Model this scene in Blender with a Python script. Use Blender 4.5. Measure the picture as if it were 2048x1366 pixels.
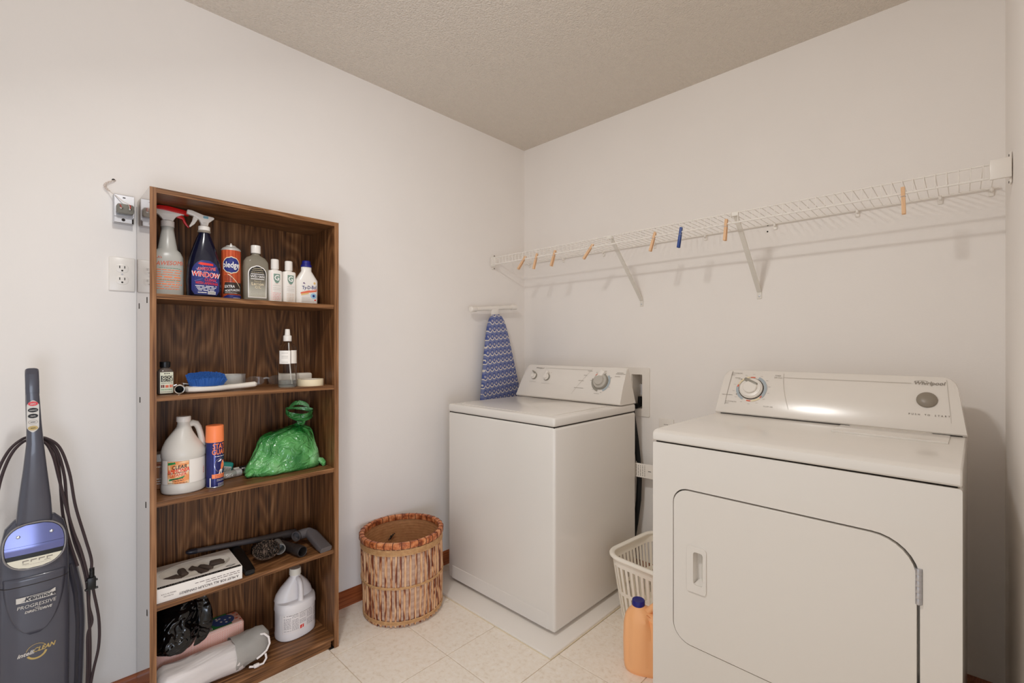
import bpy, bmesh, math, random
from mathutils import Vector as V, Matrix as Mx, Euler
random.seed(7)
PI = math.pi
for o in list(bpy.data.objects):
    bpy.data.objects.remove(o)
SC = bpy.context.scene
COL = SC.collection

# ------------------------------------------------------------------ camera, light, exposure
cam_d = bpy.data.cameras.new('camera')
cam = bpy.data.objects.new('camera', cam_d)
COL.objects.link(cam)
cam.location = (2.032, -2.2216, 1.1891)
cam.rotation_euler = (PI/2, 0, math.radians(43.94))
cam_d.sensor_width = 36
cam_d.lens = 936/2048*36
cam_d.shift_y = 8/2048
cam_d.clip_start = 0.02
SC.camera = cam

world = bpy.data.worlds.new('world')
SC.world = world
world.use_nodes = True
bg = world.node_tree.nodes['Background']
bg.inputs[0].default_value = (0.95, 0.97, 1.0, 1)
bg.inputs[1].default_value = 0.9

def light(name, kind, loc, energy, color, rot=(0, 0, 0), **kw):
    d = bpy.data.lights.new(name, kind)
    d.energy = energy
    d.color = color
    for k, v in kw.items():
        setattr(d, k, v)
    o = bpy.data.objects.new(name, d)
    COL.objects.link(o)
    o.location = loc
    o.rotation_euler = rot
    return o
# the room's ceiling lamp (two bulbs side by side, in front of the wire shelf, above the frame); tilted disks added as fill for the back wall
for dx in (-0.05, 0.05):
    light('ceiling_lamp_bulb', 'POINT', (1.16+dx, -2.0, 2.31), 2.4, (1.0, 0.99, 0.965), shadow_soft_size=0.04)
    light('lamp_fill_disk', 'AREA', (1.16+dx, -2.0, 2.26), 6.0, (1.0, 0.99, 0.965), (math.radians(27), 0, math.radians(-12)), shape='DISK', size=0.09)
# daylight coming in through the doorway behind the camera
light('doorway_daylight', 'AREA', (3.1, -2.62, 0.55), 22, (0.72, 0.82, 1.0), (PI/2, 0, math.radians(90-14)), shape='RECTANGLE', size=0.9, size_y=0.8)

SC.view_settings.view_transform = 'Standard'
SC.view_settings.look = 'None'
SC.view_settings.gamma = 1.0
SC.view_settings.use_curve_mapping = False
SC.view_settings.exposure = -0.14
SC.cycles.max_bounces = 16
SC.cycles.diffuse_bounces = 10

# ------------------------------------------------------------------ materials
def lin(c):
    c /= 255.0
    return c/12.92 if c <= 0.04045 else ((c+0.055)/1.055)**2.4
def rgb(r, g, b):
    return (lin(r), lin(g), lin(b), 1)
MATS = {}
def mat(name, c, rough=0.5, metal=0.0, spec=0.5, trans=0.0, ior=1.45, coat=0.0, emit=None):
    if name in MATS:
        return MATS[name]
    m = bpy.data.materials.new(name)
    m.use_nodes = True
    b = m.node_tree.nodes['Principled BSDF']
    b.inputs['Base Color'].default_value = rgb(*c)
    b.inputs['Roughness'].default_value = rough
    b.inputs['Metallic'].default_value = metal
    b.inputs['Specular IOR Level'].default_value = spec
    b.inputs['Transmission Weight'].default_value = trans
    b.inputs['IOR'].default_value = ior
    b.inputs['Coat Weight'].default_value = coat
    MATS[name] = m
    return m
class G:
    """tiny node-graph helper on a material"""
    def __init__(s, m):
        s.m = m
        s.t = m.node_tree
        s.b = s.t.nodes['Principled BSDF']
        tc = s.t.nodes.new('ShaderNodeTexCoord')
        s.obj = tc.outputs['Object']
    def put(s, sock, v):
        if isinstance(v, bpy.types.NodeSocket):
            s.t.links.new(v, sock)
        else:
            sock.default_value = v
    def n(s, kind, ins=(), out=0, **kw):
        nd = s.t.nodes.new('ShaderNode'+kind)
        for k, v in kw.items():
            setattr(nd, k, v)
        for k, v in dict(ins).items():
            s.put(nd.inputs[k], v)
        return nd.outputs[out]
    def math(s, op, a, b=0.0, c=0.0):
        return s.n('Math', {0: a, 1: b, 2: c}, operation=op)
    def map(s, scale, vec=None, loc=(0, 0, 0)):
        return s.n('Mapping', {'Vector': vec or s.obj, 'Scale': scale, 'Location': loc})
    def noise(s, vec, scale, detail=3, rough=0.5, dist=0.0):
        return s.n('TexNoise', {'Vector': vec, 'Scale': scale, 'Detail': detail, 'Roughness': rough, 'Distortion': dist})
    def ramp(s, fac, stops):
        nd = s.t.nodes.new('ShaderNodeValToRGB')
        e = nd.color_ramp.elements
        while len(e) < len(stops):
            e.new(0.5)
        for el, (p, c) in zip(e, stops):
            el.position = p
            el.color = c
        s.put(nd.inputs[0], fac)
        return nd.outputs[0]
    def mix(s, fac, a, b, blend='MIX'):
        nd = s.t.nodes.new('ShaderNodeMix')
        nd.data_type = 'RGBA'
        nd.blend_type = blend
        s.put(nd.inputs[0], fac)
        s.put(nd.inputs[6], a)
        s.put(nd.inputs[7], b)
        return nd.outputs[2]
    def color(s, v):
        s.put(s.b.inputs['Base Color'], v)
    def bump(s, h, strength, dist):
        o = s.n('Bump', {'Height': h, 'Strength': strength, 'Distance': dist})
        s.put(s.b.inputs['Normal'], o)

def wall_mat(name, c):
    m = mat(name, c, 0.75, spec=0.3)
    g = G(m)
    n1 = g.noise(g.obj, 3, 4)
    g.color(g.mix(n1, rgb(c[0]-3, c[1]-3, c[2]-3), rgb(c[0]+3, c[1]+3, c[2]+3)))
    g.bump(g.noise(g.obj, 160, 3), 0.12, 0.002)
    return m
WALL = wall_mat('painted_wall', (237, 232, 227))
CEIL = mat('popcorn_ceiling', (226, 217, 206), 0.95, spec=0.1)
g = G(CEIL)
v1 = g.n('TexVoronoi', {'Vector': g.obj, 'Scale': 150.0}, feature='F1')
v2 = g.noise(g.obj, 125, 4, 0.7)
g.bump(g.math('ADD', g.math('SUBTRACT', 1.0, v1), v2), 1.0, 0.004)

def wood(name, dark, mid, light_, grain='z', rough=0.38, bold=1.0):
    """laminate print: contour lines of a stretched noise give cathedral grain, plus fine streaks"""
    m = mat(name, mid, rough, spec=0.4)
    g = G(m)
    lo = {'z': (6.5, 6.5, 0.8), 'y': (6.5, 0.8, 6.5), 'x': (0.8, 6.5, 6.5)}[grain]
    hi = {'z': (330, 330, 6), 'y': (330, 6, 330), 'x': (6, 330, 330)}[grain]
    md = {'z': (100, 100, 2), 'y': (100, 2, 100), 'x': (2, 100, 100)}[grain]
    n = g.noise(g.map(lo), 1.0, 1.5, 0.4, 0.15)
    ring = g.math('SINE', g.math('MULTIPLY', n, 150.0))
    ring = g.math('POWER', g.math('MULTIPLY_ADD', ring, 0.5, 0.5), 1.6)
    fine = g.noise(g.map(hi), 1.0, 2, 0.6)
    mid_ = g.noise(g.map(md), 1.0, 2, 0.6)
    patch = g.noise(g.map(lo), 0.9, 2)
    f = g.math('ADD', g.math('MULTIPLY', ring, 0.11*bold), g.math('MULTIPLY', fine, 0.50))
    f = g.math('ADD', f, g.math('MULTIPLY', mid_, 0.42))
    f = g.math('ADD', f, g.math('MULTIPLY', patch, 0.16))
    g.color(g.ramp(g.math('MULTIPLY', f, 0.84), [(0.36, rgb(*dark)), (0.53, rgb(*mid)), (0.72, rgb(*light_))]))
    g.bump(fine, 0.06, 0.001)
    return m
WOOD = wood('brown_oak_laminate', (50, 27, 13), (116, 76, 44), (166, 122, 82), 'z')
WOODS = wood('brown_oak_laminate_boards', (68, 40, 20), (130, 88, 54), (172, 128, 88), 'y')
WOODE = wood('brown_oak_edge_band', (92, 56, 32), (150, 106, 70), (184, 140, 100), 'z', 0.42, 0.25)
WOODG = wood('glossy_oak_laminate_side', (92, 66, 50), (122, 94, 76), (140, 112, 92), 'z', 0.07)
WG_ = WOODG.node_tree.nodes['Principled BSDF']
WOODG.node_tree.nodes['Principled BSDF'].inputs['Specular IOR Level'].default_value = 1.0
WOODG.node_tree.nodes['Principled BSDF'].inputs['Coat Weight'].default_value = 1.0
WOODG.node_tree.nodes['Principled BSDF'].inputs['Coat Roughness'].default_value = 0.1
WG_.inputs['Coat IOR'].default_value = 1.5
WOODG.node_tree.links.remove(WG_.inputs['Normal'].links[0])
TRIM = wood('stained_oak_trim', (118, 58, 28), (150, 82, 46), (170, 100, 60), 'y', 0.35)

TILE = mat('beige_vinyl_tile', (216, 204, 188), 0.32, spec=0.45)
g = G(TILE)
g2 = g.n('ObjectInfo', out='Random')
vv = g.n('VectorMath', {0: g.obj, 1: g.n('CombineXYZ', {0: g.math('MULTIPLY', g2, 40.0), 1: g.math('MULTIPLY', g2, 17.0)})}, operation='ADD')
a1 = g.noise(vv, 13, 6, 0.65, 0.6)
a2 = g.noise(vv, 55, 5, 0.7, 0.4)
f = g.math('ADD', g.math('MULTIPLY', a1, 0.22), g.math('MULTIPLY', a2, 0.78))
g.color(g.ramp(f, [(0.34, rgb(226, 212, 194)), (0.47, rgb(241, 231, 217)), (0.66, rgb(246, 239, 229))]))
GROUT = mat('tile_groove', (214, 198, 178), 0.7)

WHITE = mat('white_appliance_enamel', (226, 221, 214), 0.22, spec=0.5, coat=0.3)
g = G(WHITE)
g.bump(g.noise(g.obj, 220, 2), 0.03, 0.001)
CONS = mat('white_console_plastic', (228, 222, 214), 0.2, spec=0.5)
DARK = mat('dark_gap', (38, 30, 24), 0.8)
GREYPRINT = mat('grey_print', (146, 138, 128), 0.6)
FAINT = mat('faint_grey_print', (194, 187, 178), 0.6)
BLUEPRINT = mat('pale_blue_print', (168, 178, 184), 0.6)
REDPRINT = mat('orange_red_print', (222, 110, 80), 0.6)
KNOB = mat('grey_knob_plastic', (150, 145, 134), 0.35)
TAUPE = mat('taupe_button', (142, 132, 118), 0.35)
WIRE = mat('white_vinyl_wire', (236, 231, 224), 0.35)
BRKT = mat('white_bracket_steel', (226, 221, 212), 0.4)
PLAST = mat('white_plastic', (232, 226, 218), 0.3)
IVORY = mat('ivory_plastic', (246, 240, 228), 0.35)
CREAM = mat('cream_cap_plastic', (232, 227, 214), 0.4)
BLACK = mat('black_plastic', (16, 15, 15), 0.38)
BLACKM = mat('black_rubber', (12, 12, 13), 0.7)
GREYP = mat('grey_vacuum_plastic', (92, 86, 86), 0.38)
GREYD = mat('dark_grey_plastic', (46, 40, 38), 0.4)
CHROME = mat('chrome', (205, 203, 200), 0.12, 1.0)
STEEL = mat('galvanized_steel', (196, 196, 200), 0.32, 0.85)
ORANGE = mat('orange_plastic', (255, 140, 84), 0.4)
ORANGEJ = mat('orange_jug_plastic', (252, 188, 132), 0.36)
NAVY = mat('navy_cap', (30, 32, 120), 0.4)
BLUE = mat('blue_print', (36, 44, 118), 0.4)
RED = mat('red_plastic', (206, 28, 26), 0.3)
REDP = mat('red_print', (226, 50, 38), 0.5)
GREENP = mat('green_print', (40, 140, 74), 0.5)
WPRINT = mat('white_print', (244, 240, 236), 0.5)
BPRINT = mat('black_print', (30, 26, 26), 0.5)
MILKY = mat('milky_plastic', (224, 219, 210), 0.33, spec=0.45, trans=0.12)
FOG = mat('translucent_bottle_plastic', (206, 204, 196), 0.3, trans=0.25)
LIQ = mat('greenish_liquid', (196, 198, 178), 0.25, trans=0.3)
CLEAR = mat('clear_plastic', (246, 246, 244), 0.06, trans=1.0, ior=1.12)
CLEARF = mat('crinkled_clear_film', (240, 240, 238), 0.22, trans=0.75, ior=1.1)
NAVYL = mat('navy_liquid_plastic', (14, 18, 40), 0.16, coat=0.4)
PINE = mat('clothespin_wood', (222, 172, 124), 0.6)
g = G(PINE)
g.color(g.mix(g.noise(g.map((300, 300, 18)), 1.0, 3), rgb(208, 160, 118), rgb(242, 206, 166)))
CORD = mat('brown_black_cord', (58, 44, 46), 0.5)
VAC = mat('charcoal_vacuum_plastic', (74, 74, 84), 0.26, spec=0.5, coat=0.2)
VACD = mat('dark_vacuum_plastic', (44, 43, 52), 0.3)
VACW = mat('smoked_window', (104, 108, 158), 0.16, 0.3)
SILVERP = mat('silver_print', (206, 200, 192), 0.35)
GOLDP = mat('gold_print', (186, 160, 96), 0.4)
GREEN = mat('green_bag_film', (60, 168, 72), 0.2, spec=0.8, trans=0.0)
g = G(GREEN)
nz = g.noise(g.map((10, 7, 9)), 1.0, 1, 0.4, 0.8)
n2 = g.noise(g.map((34, 22, 30)), 1.0, 2, 0.5, 0.9)
g.bump(g.math('ADD', g.math('ABSOLUTE', g.math('SUBTRACT', nz, 0.5)), g.math('MULTIPLY', g.math('ABSOLUTE', g.math('SUBTRACT', n2, 0.5)), 0.30)), 1.0, 0.06)
g.color(g.ramp(g.noise(g.obj, 9, 3), [(0.35, rgb(26, 110, 44)), (0.60, rgb(104, 180, 104)), (0.72, rgb(150, 200, 146))]))  # pale stops put the film's whitish sheen and haze into the colour
BAGB = mat('black_bag_film', (9, 8, 9), 0.14, spec=0.6)
g = G(BAGB)
nz = g.noise(g.map((14, 11, 13)), 1.0, 2, 0.5, 0.8)
g.bump(g.math('ABSOLUTE', g.math('SUBTRACT', nz, 0.5)), 1.0, 0.05)
FILMW = mat('white_plastic_film', (226, 219, 214), 0.3, trans=0.05)
g = G(FILMW)
nz = g.noise(g.map((10, 4, 16)), 1.0, 3, 0.5, 0.8)
g.bump(g.math('ABSOLUTE', g.math('SUBTRACT', nz, 0.5)), 0.6, 0.02)
g.color(g.ramp(g.noise(g.map((40, 3.0, 26), loc=(0, 1.3, 0)), 1.0, 1, 0.3), [(0.30, rgb(214, 206, 202)), (0.52, rgb(234, 226, 222)), (0.70, rgb(234, 222, 218)), (0.78, rgb(226, 176, 170))]))
FILMG = mat('grey_clear_film', (190, 186, 180), 0.22, trans=0.35, ior=1.1)
g = G(FILMG)
g.bump(g.math('ABSOLUTE', g.math('SUBTRACT', g.noise(g.map((12, 12, 12)), 1.0, 2, 0.4, 0.8), 0.5)), 0.6, 0.02)
PINKP = mat('pink_check_wrapper', (244, 220, 208), 0.45)
g = G(PINKP)
chk = g.n('TexChecker', {'Vector': g.n('Mapping', {'Vector': g.obj, 'Scale': (400, 400, 400), 'Rotation': (0.785, 0, 0)}), 'Scale': 1.0}, out=1)
g.color(g.mix(chk, rgb(248, 232, 222), rgb(240, 150, 126)))
CANE = mat('cane_strips', (206, 164, 118), 0.5)
g = G(CANE)
rnd = g.n('ObjectInfo', out='Random')
cv_ = g.n('VectorMath', {0: g.map((70, 90, 13)), 1: g.n('CombineXYZ', {0: g.math('MULTIPLY', rnd, 91.0), 2: g.math('MULTIPLY', rnd, 53.0)})}, operation='ADD')
g.color(g.ramp(g.noise(cv_, 1.0, 2, 0.5, 0.5), [(0.40, rgb(112, 54, 32)), (0.455, rgb(168, 106, 66)), (0.50, rgb(216, 164, 118)), (0.7, rgb(226, 186, 146))]))
WEAVE = mat('woven_rattan', (196, 160, 122), 0.6)
g = G(WEAVE)
z = g.n('SeparateXYZ', {0: g.obj}, out=2)
row = g.math('MULTIPLY_ADD', g.math('SINE', g.math('MULTIPLY', z, 1150.0)), 0.5, 0.5)
g.color(g.mix(g.math('ADD', g.math('MULTIPLY', row, 0.55), g.math('MULTIPLY', g.noise(g.map((40, 40, 120)), 1.0, 3), 0.5)), rgb(156, 112, 88), rgb(230, 200, 176)))
BIND = mat('rattan_binding', (208, 164, 112), 0.5)
g = G(BIND)
g.color(g.mix(g.noise(g.obj, 60, 3), rgb(170, 118, 72), rgb(222, 182, 132)))
RIMM = mat('split_cane_rim', (184, 108, 62), 0.35)
g = G(RIMM)
g.color(g.ramp(g.noise(g.obj, 38, 3, 0.6), [(0.36, rgb(120, 56, 30)), (0.5, rgb(190, 108, 62)), (0.66, rgb(226, 158, 108))]))
BRISTLE = mat('blue_bristles', (40, 92, 168), 0.7)
DUST = mat('dusty_brown_bristles', (48, 36, 28), 0.9)
g = G(DUST)
g.color(g.ramp(g.noise(g.obj, 260, 2), [(0.42, rgb(34, 24, 18)), (0.62, rgb(84, 66, 52)), (0.72, rgb(170, 150, 130))]))
WHITEB = mat('worn_white_handle', (226, 218, 206), 0.55)
CARD = mat('white_card', (238, 232, 224), 0.55)
TAPE = mat('masking_tape', (232, 216, 182), 0.6)

# blue ironing-board cloth printed with rows of little smiles
IRON = mat('blue_smile_print_cloth', (70, 84, 148), 0.8, spec=0.2)
g = G(IRON)
sx = g.n('SeparateXYZ', {0: g.obj}, out=0)
sy = g.n('SeparateXYZ', {0: g.obj}, out=1)
sz = g.n('SeparateXYZ', {0: g.obj}, out=2)
PW, PH = 0.0345, 0.0450
rowi = g.math('FLOOR', g.math('DIVIDE', sz, PH))
off = g.math('MULTIPLY', g.math('FRACT', g.math('MULTIPLY', rowi, 0.37)), PW)
uu = g.math('SUBTRACT', g.math('FRACT', g.math('DIVIDE', g.math('ADD', sy, off), PW)), 0.5)
vv_ = g.math('SUBTRACT', g.math('FRACT', g.math('DIVIDE', sz, PH)), 0.52)
rad = g.math('SQRT', g.math('ADD', g.math('POWER', uu, 2.0), g.math('POWER', vv_, 2.0)))
ringm = g.math('COMPARE', rad, 0.44, 0.065)
low = g.math('LESS_THAN', vv_, -0.10)
smile = g.math('MULTIPLY', ringm, low)
ex = g.math('SUBTRACT', g.math('ABSOLUTE', uu), 0.11)
ed = g.math('SQRT', g.math('ADD', g.math('POWER', g.math('MULTIPLY', ex, 3.2), 2.0), g.math('POWER', vv_, 2.0)))
eye = g.math('LESS_THAN', ed, 0.17)
disc = g.math('LESS_THAN', rad, 0.36)
base = g.mix(disc, rgb(116, 124, 164), rgb(80, 93, 148))
wh = g.math('MAXIMUM', smile, eye)
g.color(g.mix(wh, base, rgb(214, 206, 194)))
g.bump(g.noise(g.obj, 500, 2), 0.1, 0.001)

# ------------------------------------------------------------------ mesh helpers
class MB:
    def __init__(s, m=None):
        s.bm = bmesh.new()
        s.mats = []
        s.i = 0
        if m:
            s.m(m)
    def m(s, m):
        if m not in s.mats:
            s.mats.append(m)
        s.i = s.mats.index(m)
        return s
    def f(s, vs):
        try:
            fc = s.bm.faces.new(vs)
            fc.material_index = s.i
            return fc
        except ValueError:
            return None
    def merge(s, b2, M=None):
        mp = {}
        for v in b2.verts:
            mp[v] = s.bm.verts.new(M @ v.co if M else v.co)
        for f in b2.faces:
            s.f([mp[v] for v in f.verts])
        b2.free()
        return s
    def box(s, c, d, bev=0.0, seg=2, M=None, taper=None):
        b = bmesh.new()
        bmesh.ops.create_cube(b, size=1)
        for v in b.verts:
            k = 1.0
            if taper and v.co.z > 0:
                k = taper
            v.co = V((v.co.x*d[0]*k, v.co.y*d[1]*k, v.co.z*d[2]))
        if bev:
            bmesh.ops.bevel(b, geom=b.edges[:], offset=bev, segments=seg, affect='EDGES', profile=0.5)
        T = Mx.Translation(c)
        return s.merge(b, T @ M if M else T)
    def bx(s, x0, x1, y0, y1, z0, z1, bev=0.0, seg=2):
        return s.box(((x0+x1)/2, (y0+y1)/2, (z0+z1)/2), (x1-x0, y1-y0, z1-z0), bev, seg)
    def loft(s, rings, cap0=True, cap1=True, closed=True):
        vr = [[s.bm.verts.new(p) for p in r] for r in rings]
        n = len(vr[0])
        for a, b in zip(vr, vr[1:]):
            for k in range(n if closed else n-1):
                s.f([a[k], a[(k+1) % n], b[(k+1) % n], b[k]])
        if cap0:
            s.f(vr[0][::-1])
        if cap1:
            s.f(vr[-1])
        return s
    def lathe(s, prof, n=24, M=None, cap0=True, cap1=True):
        rings = []
        for r, z in prof:
            ring = [V((r*math.cos(2*PI*k/n), r*math.sin(2*PI*k/n), z)) for k in range(n)]
            rings.append([M @ p for p in ring] if M else ring)
        return s.loft(rings, cap0, cap1)
    def tube(s, pts, r, n=8, closed=False, flat=1.0):
        pts = [V(p) for p in pts]
        N = len(pts)
        rs = r if isinstance(r, (list, tuple)) else [r]*N
        rings = []
        up = None
        for i, p in enumerate(pts):
            if closed:
                t = pts[(i+1) % N]-pts[i-1]
            else:
                t = pts[min(i+1, N-1)]-pts[max(i-1, 0)]
            t.normalize()
            if up is None:
                a = V((0, 0, 1)) if abs(t.z) < 0.9 else V((1, 0, 0))
                up = (a-t*a.dot(t)).normalized()
            else:
                up = (up-t*up.dot(t)).normalized()
            sd = t.cross(up)
            rings.append([p+(up*math.cos(2*PI*k/n)+sd*math.sin(2*PI*k/n)*flat)*rs[i] for k in range(n)])
        if closed:
            rings.append(rings[0])
            vr = [[s.bm.verts.new(q) for q in rg] for rg in rings[:-1]]
            for i in range(N):
                a, b = vr[i], vr[(i+1) % N]
                for k in range(n):
                    s.f([a[k], a[(k+1) % n], b[(k+1) % n], b[k]])
            return s
        return s.loft(rings)
    def prism(s, out, d0, d1, axis='x', holes=(), bev=0.0, M=None):
        """outline (u,v) extruded; axis x: (u,v)=(y,z); axis y: (u,v)=(x,z); axis z: (x,y)"""
        def P(u, v, d):
            return {'x': V((d, u, v)), 'y': V((u, d, v)), 'z': V((u, v, d))}[axis]
        b = bmesh.new()
        if holes:
            es = []
            for loop in [out]+list(holes):
                vs = [b.verts.new(P(u, v, d0)) for u, v in loop]
                es += [b.edges.new((vs[k], vs[(k+1) % len(vs)])) for k in range(len(vs))]
            bmesh.ops.triangle_fill(b, use_beauty=True, edges=es)
        else:
            b.faces.new([b.verts.new(P(u, v, d0)) for u, v in out])
        r = bmesh.ops.extrude_face_region(b, geom=b.faces[:])
        dv = P(0, 0, d1)-P(0, 0, d0)
        for v in r['geom']:
            if isinstance(v, bmesh.types.BMVert):
                v.co += dv
        bmesh.ops.recalc_face_normals(b, faces=b.faces[:])
        if bev:
            ed = [e for e in b.edges if len(e.link_faces) == 2 and e.calc_face_angle() > 0.6]
            bmesh.ops.bevel(b, geom=ed, offset=bev, segments=2, affect='EDGES', profile=0.5)
        return s.merge(b, M)
    def patch(s, fn, v0, v1, ur, nu=8, nv=6):
        """sheet: rows v0..v1, each spanning ur(v)=(u0,u1); fn(u,v)->point"""
        if not callable(ur):
            a_, b_ = ur
            ur = lambda v: (a_, b_)
        g_ = []
        for j in range(nv+1):
            v = v0+(v1-v0)*j/nv
            u0, u1 = ur(v)
            g_.append([s.bm.verts.new(fn(u0+(u1-u0)*i/nu, v)) for i in range(nu+1)])
        for j in range(nv):
            for i in range(nu):
                s.f([g_[j][i], g_[j][i+1], g_[j+1][i+1], g_[j+1][i]])
        return s
    def ell(s, fn, uc, vc, ru, rv, nu=10, nv=12):
        return s.patch(fn, vc-rv*0.9999, vc+rv*0.9999, lambda v: (uc-ru*math.sqrt(max(0, 1-((v-vc)/rv)**2)), uc+ru*math.sqrt(max(0, 1-((v-vc)/rv)**2))), nu, nv)
    def arc(s, fn, uc, vc, r0, r1, a0, a1, n=20, k=1.0):
        pr = None
        for i in range(n+1):
            a = a0+(a1-a0)*i/n
            q = [s.bm.verts.new(fn(uc+k*r*math.cos(a), vc+r*math.sin(a))) for r in (r0, r1)]
            if pr:
                s.f([pr[0], pr[1], q[1], q[0]])
            pr = q
        return s
    def poly(s, fn, pts):
        big = max(max(p[k] for p in pts)-min(p[k] for p in pts) for k in (0, 1))
        if big < 0.012:
            s.f([s.bm.verts.new(fn(u, v)) for u, v in pts])
            return s
        b = bmesh.new()
        fc = b.faces.new([b.verts.new((u, v, 0)) for u, v in pts])
        bmesh.ops.triangulate(b, faces=[fc])
        for _ in range(2 if big < 0.04 else 3):
            bmesh.ops.subdivide_edges(b, edges=b.edges[:], cuts=1, use_grid_fill=True)
        for v in b.verts:
            v.co = fn(v.co.x, v.co.y)
        return s.merge(b)
    def text(s, txt, size, fn, uc=0, vc=0, bold=0.0, shear=0.0, rot=0.0, sx=1.0, slope=0.0):
        cu = bpy.data.curves.new('lettering', 'FONT')
        cu.body = txt
        cu.size = size
        cu.align_x = 'CENTER'
        cu.align_y = 'CENTER'
        cu.shear = shear
        cu.resolution_u = 2
        o = bpy.data.objects.new('lettering', cu)
        COL.objects.link(o)
        me = bpy.data.meshes.new_from_object(o.evaluated_get(bpy.context.evaluated_depsgraph_get()))
        c, n = math.cos(rot), math.sin(rot)
        d = min(bold, 0.04)*size*0.8
        for dx, dy in (((0, 0),) if bold <= 0 else ((-d, 0), (d, 0), (0, d), (0, -d))):
            vs = []
            for v in me.vertices:
                x, y = v.co.x*sx+dx, v.co.y+dy
                x, y = x*c-y*n, x*n+y*c
                vs.append(s.bm.verts.new(fn(uc+x, vc+y+x*slope)))
            for p in me.polygons:
                s.f([vs[k] for k in p.vertices])
        bpy.data.objects.remove(o)
        bpy.data.meshes.remove(me)
        bpy.data.curves.remove(cu)
        return s
    def lines(s, fn, u0, u1, v, h, seed=0, gap=0.25, mean=0.10, slope=0.0):
        """a line of print too small to read: word-long dashes"""
        r = random.Random(seed)
        h *= 0.66
        u = u0
        L = u1-u0
        while u < u1-0.02*L:
            w = min(L*mean*(0.5+r.random()), u1-u)
            y = v+(u-u0)*slope
            s.poly(fn, [(u, y-h/2), (u+w, y-h/2), (u+w, y+h/2), (u, y+h/2)])
            u += w+L*mean*gap
        return s
    def rings_noise(s, amp, scale, seed=0):
        from mathutils import noise as nz
        for v in s.bm.verts:
            v.co += nz.noise_vector(v.co*scale+V((seed, seed*2, 0)))*amp
        return s
    def build(s, name, parent=None, loc=(0, 0, 0), rot=(0, 0, 0), smooth=35, label=None, kind=None, fix=True):
        if fix:
            bmesh.ops.recalc_face_normals(s.bm, faces=s.bm.faces[:])
        me = bpy.data.meshes.new(name)
        s.bm.to_mesh(me)
        s.bm.free()
        for m in s.mats:
            me.materials.append(m)
        if smooth:
            me.shade_smooth()
            me.set_sharp_from_angle(angle=math.radians(smooth))
        o = bpy.data.objects.new(name, me)
        COL.objects.link(o)
        o.location = loc
        o.rotation_euler = rot
        if parent:
            o.parent = parent
        if label:
            o['label'] = label
        if kind:
            o['kind'] = kind
        return o

def tag(o, label, cat, group=None):
    o['label'] = label
    o['category'] = cat
    if group:
        o['group'] = group
    return o
def thing(name, label, cat, loc=(0, 0, 0), rz=0.0, group=None, rot=None):
    o = bpy.data.objects.new(name, None)
    COL.objects.link(o)
    o.empty_display_size = 0.02
    o.location = loc
    o.rotation_euler = rot if rot else (0, 0, math.radians(rz))
    return tag(o, label, cat, group)
def struct(o):
    o['kind'] = 'structure'
    return o
def dup(o, parent):
    c = o.copy()
    COL.objects.link(c)
    c.parent = parent
    return c
def sec(a, b, p=2.0, n=36, cx=0.0, cy=0.0, z=0.0):
    out = []
    for k in range(n):
        t = 2*PI*k/n
        c, q = math.cos(t), math.sin(t)
        out.append(V((cx+a*math.copysign(abs(c)**(2/p), c), cy+b*math.copysign(abs(q)**(2/p), q), z)))
    return out
def rrect(x0, x1, y0, y1, r, n=6):
    """rounded rectangle outline; r one radius or four (bl, br, tr, tl)"""
    rs = r if isinstance(r, (tuple, list)) else (r,)*4
    out = []
    for (cx, cy, a), rr in zip([(x0, y0, PI), (x1, y0, 1.5*PI), (x1, y1, 0), (x0, y1, 0.5*PI)], rs):
        ox = cx+(rr if cx == x0 else -rr)
        oy = cy+(rr if cy == y0 else -rr)
        for k in range(n+1):
            t = a+0.5*PI*k/n
            out.append((ox+rr*math.cos(t), oy+rr*math.sin(t)))
    return out
def full(p):
    p = list(p)
    return p+[0.0]*(6-len(p)) if len(p) > 3 else p+[2.0, 0.0, 0.0][:6-len(p)]
def at(prof, z):
    P = [full(p) for p in prof]
    if z <= P[0][0]:
        return P[0]
    for a, b in zip(P, P[1:]):
        if a[0] <= z <= b[0] and b[0] > a[0]:
            t = (z-a[0])/(b[0]-a[0])
            return [a[k]+(b[k]-a[k])*t for k in range(6)]
    return P[-1]
def body(mb, prof, n=36):
    """bottle-like loft; prof rows (z, half depth x, half width y, squareness, centre y, centre x)"""
    return mb.loft([sec(p[1], p[2], p[3], n, p[5], p[4], p[0]) for p in map(full, prof)])
def front(prof, eps=0.0006, arc=False):
    """(u,v) -> a point on the +x face of a bottle; arc: u measured around a round body"""
    def fn(u, v):
        z, a, b, p, cy, cx = at(prof, v)
        if arc:
            t = u/max(b, 1e-4)
            return V((cx+(a+eps)*math.cos(t), cy+(b+eps)*math.sin(t), v))
        q = min(0.999, abs(u-cy)/b)
        return V((cx+a*(1-q**p)**(1/p)+eps, u, v))
    return fn

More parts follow.
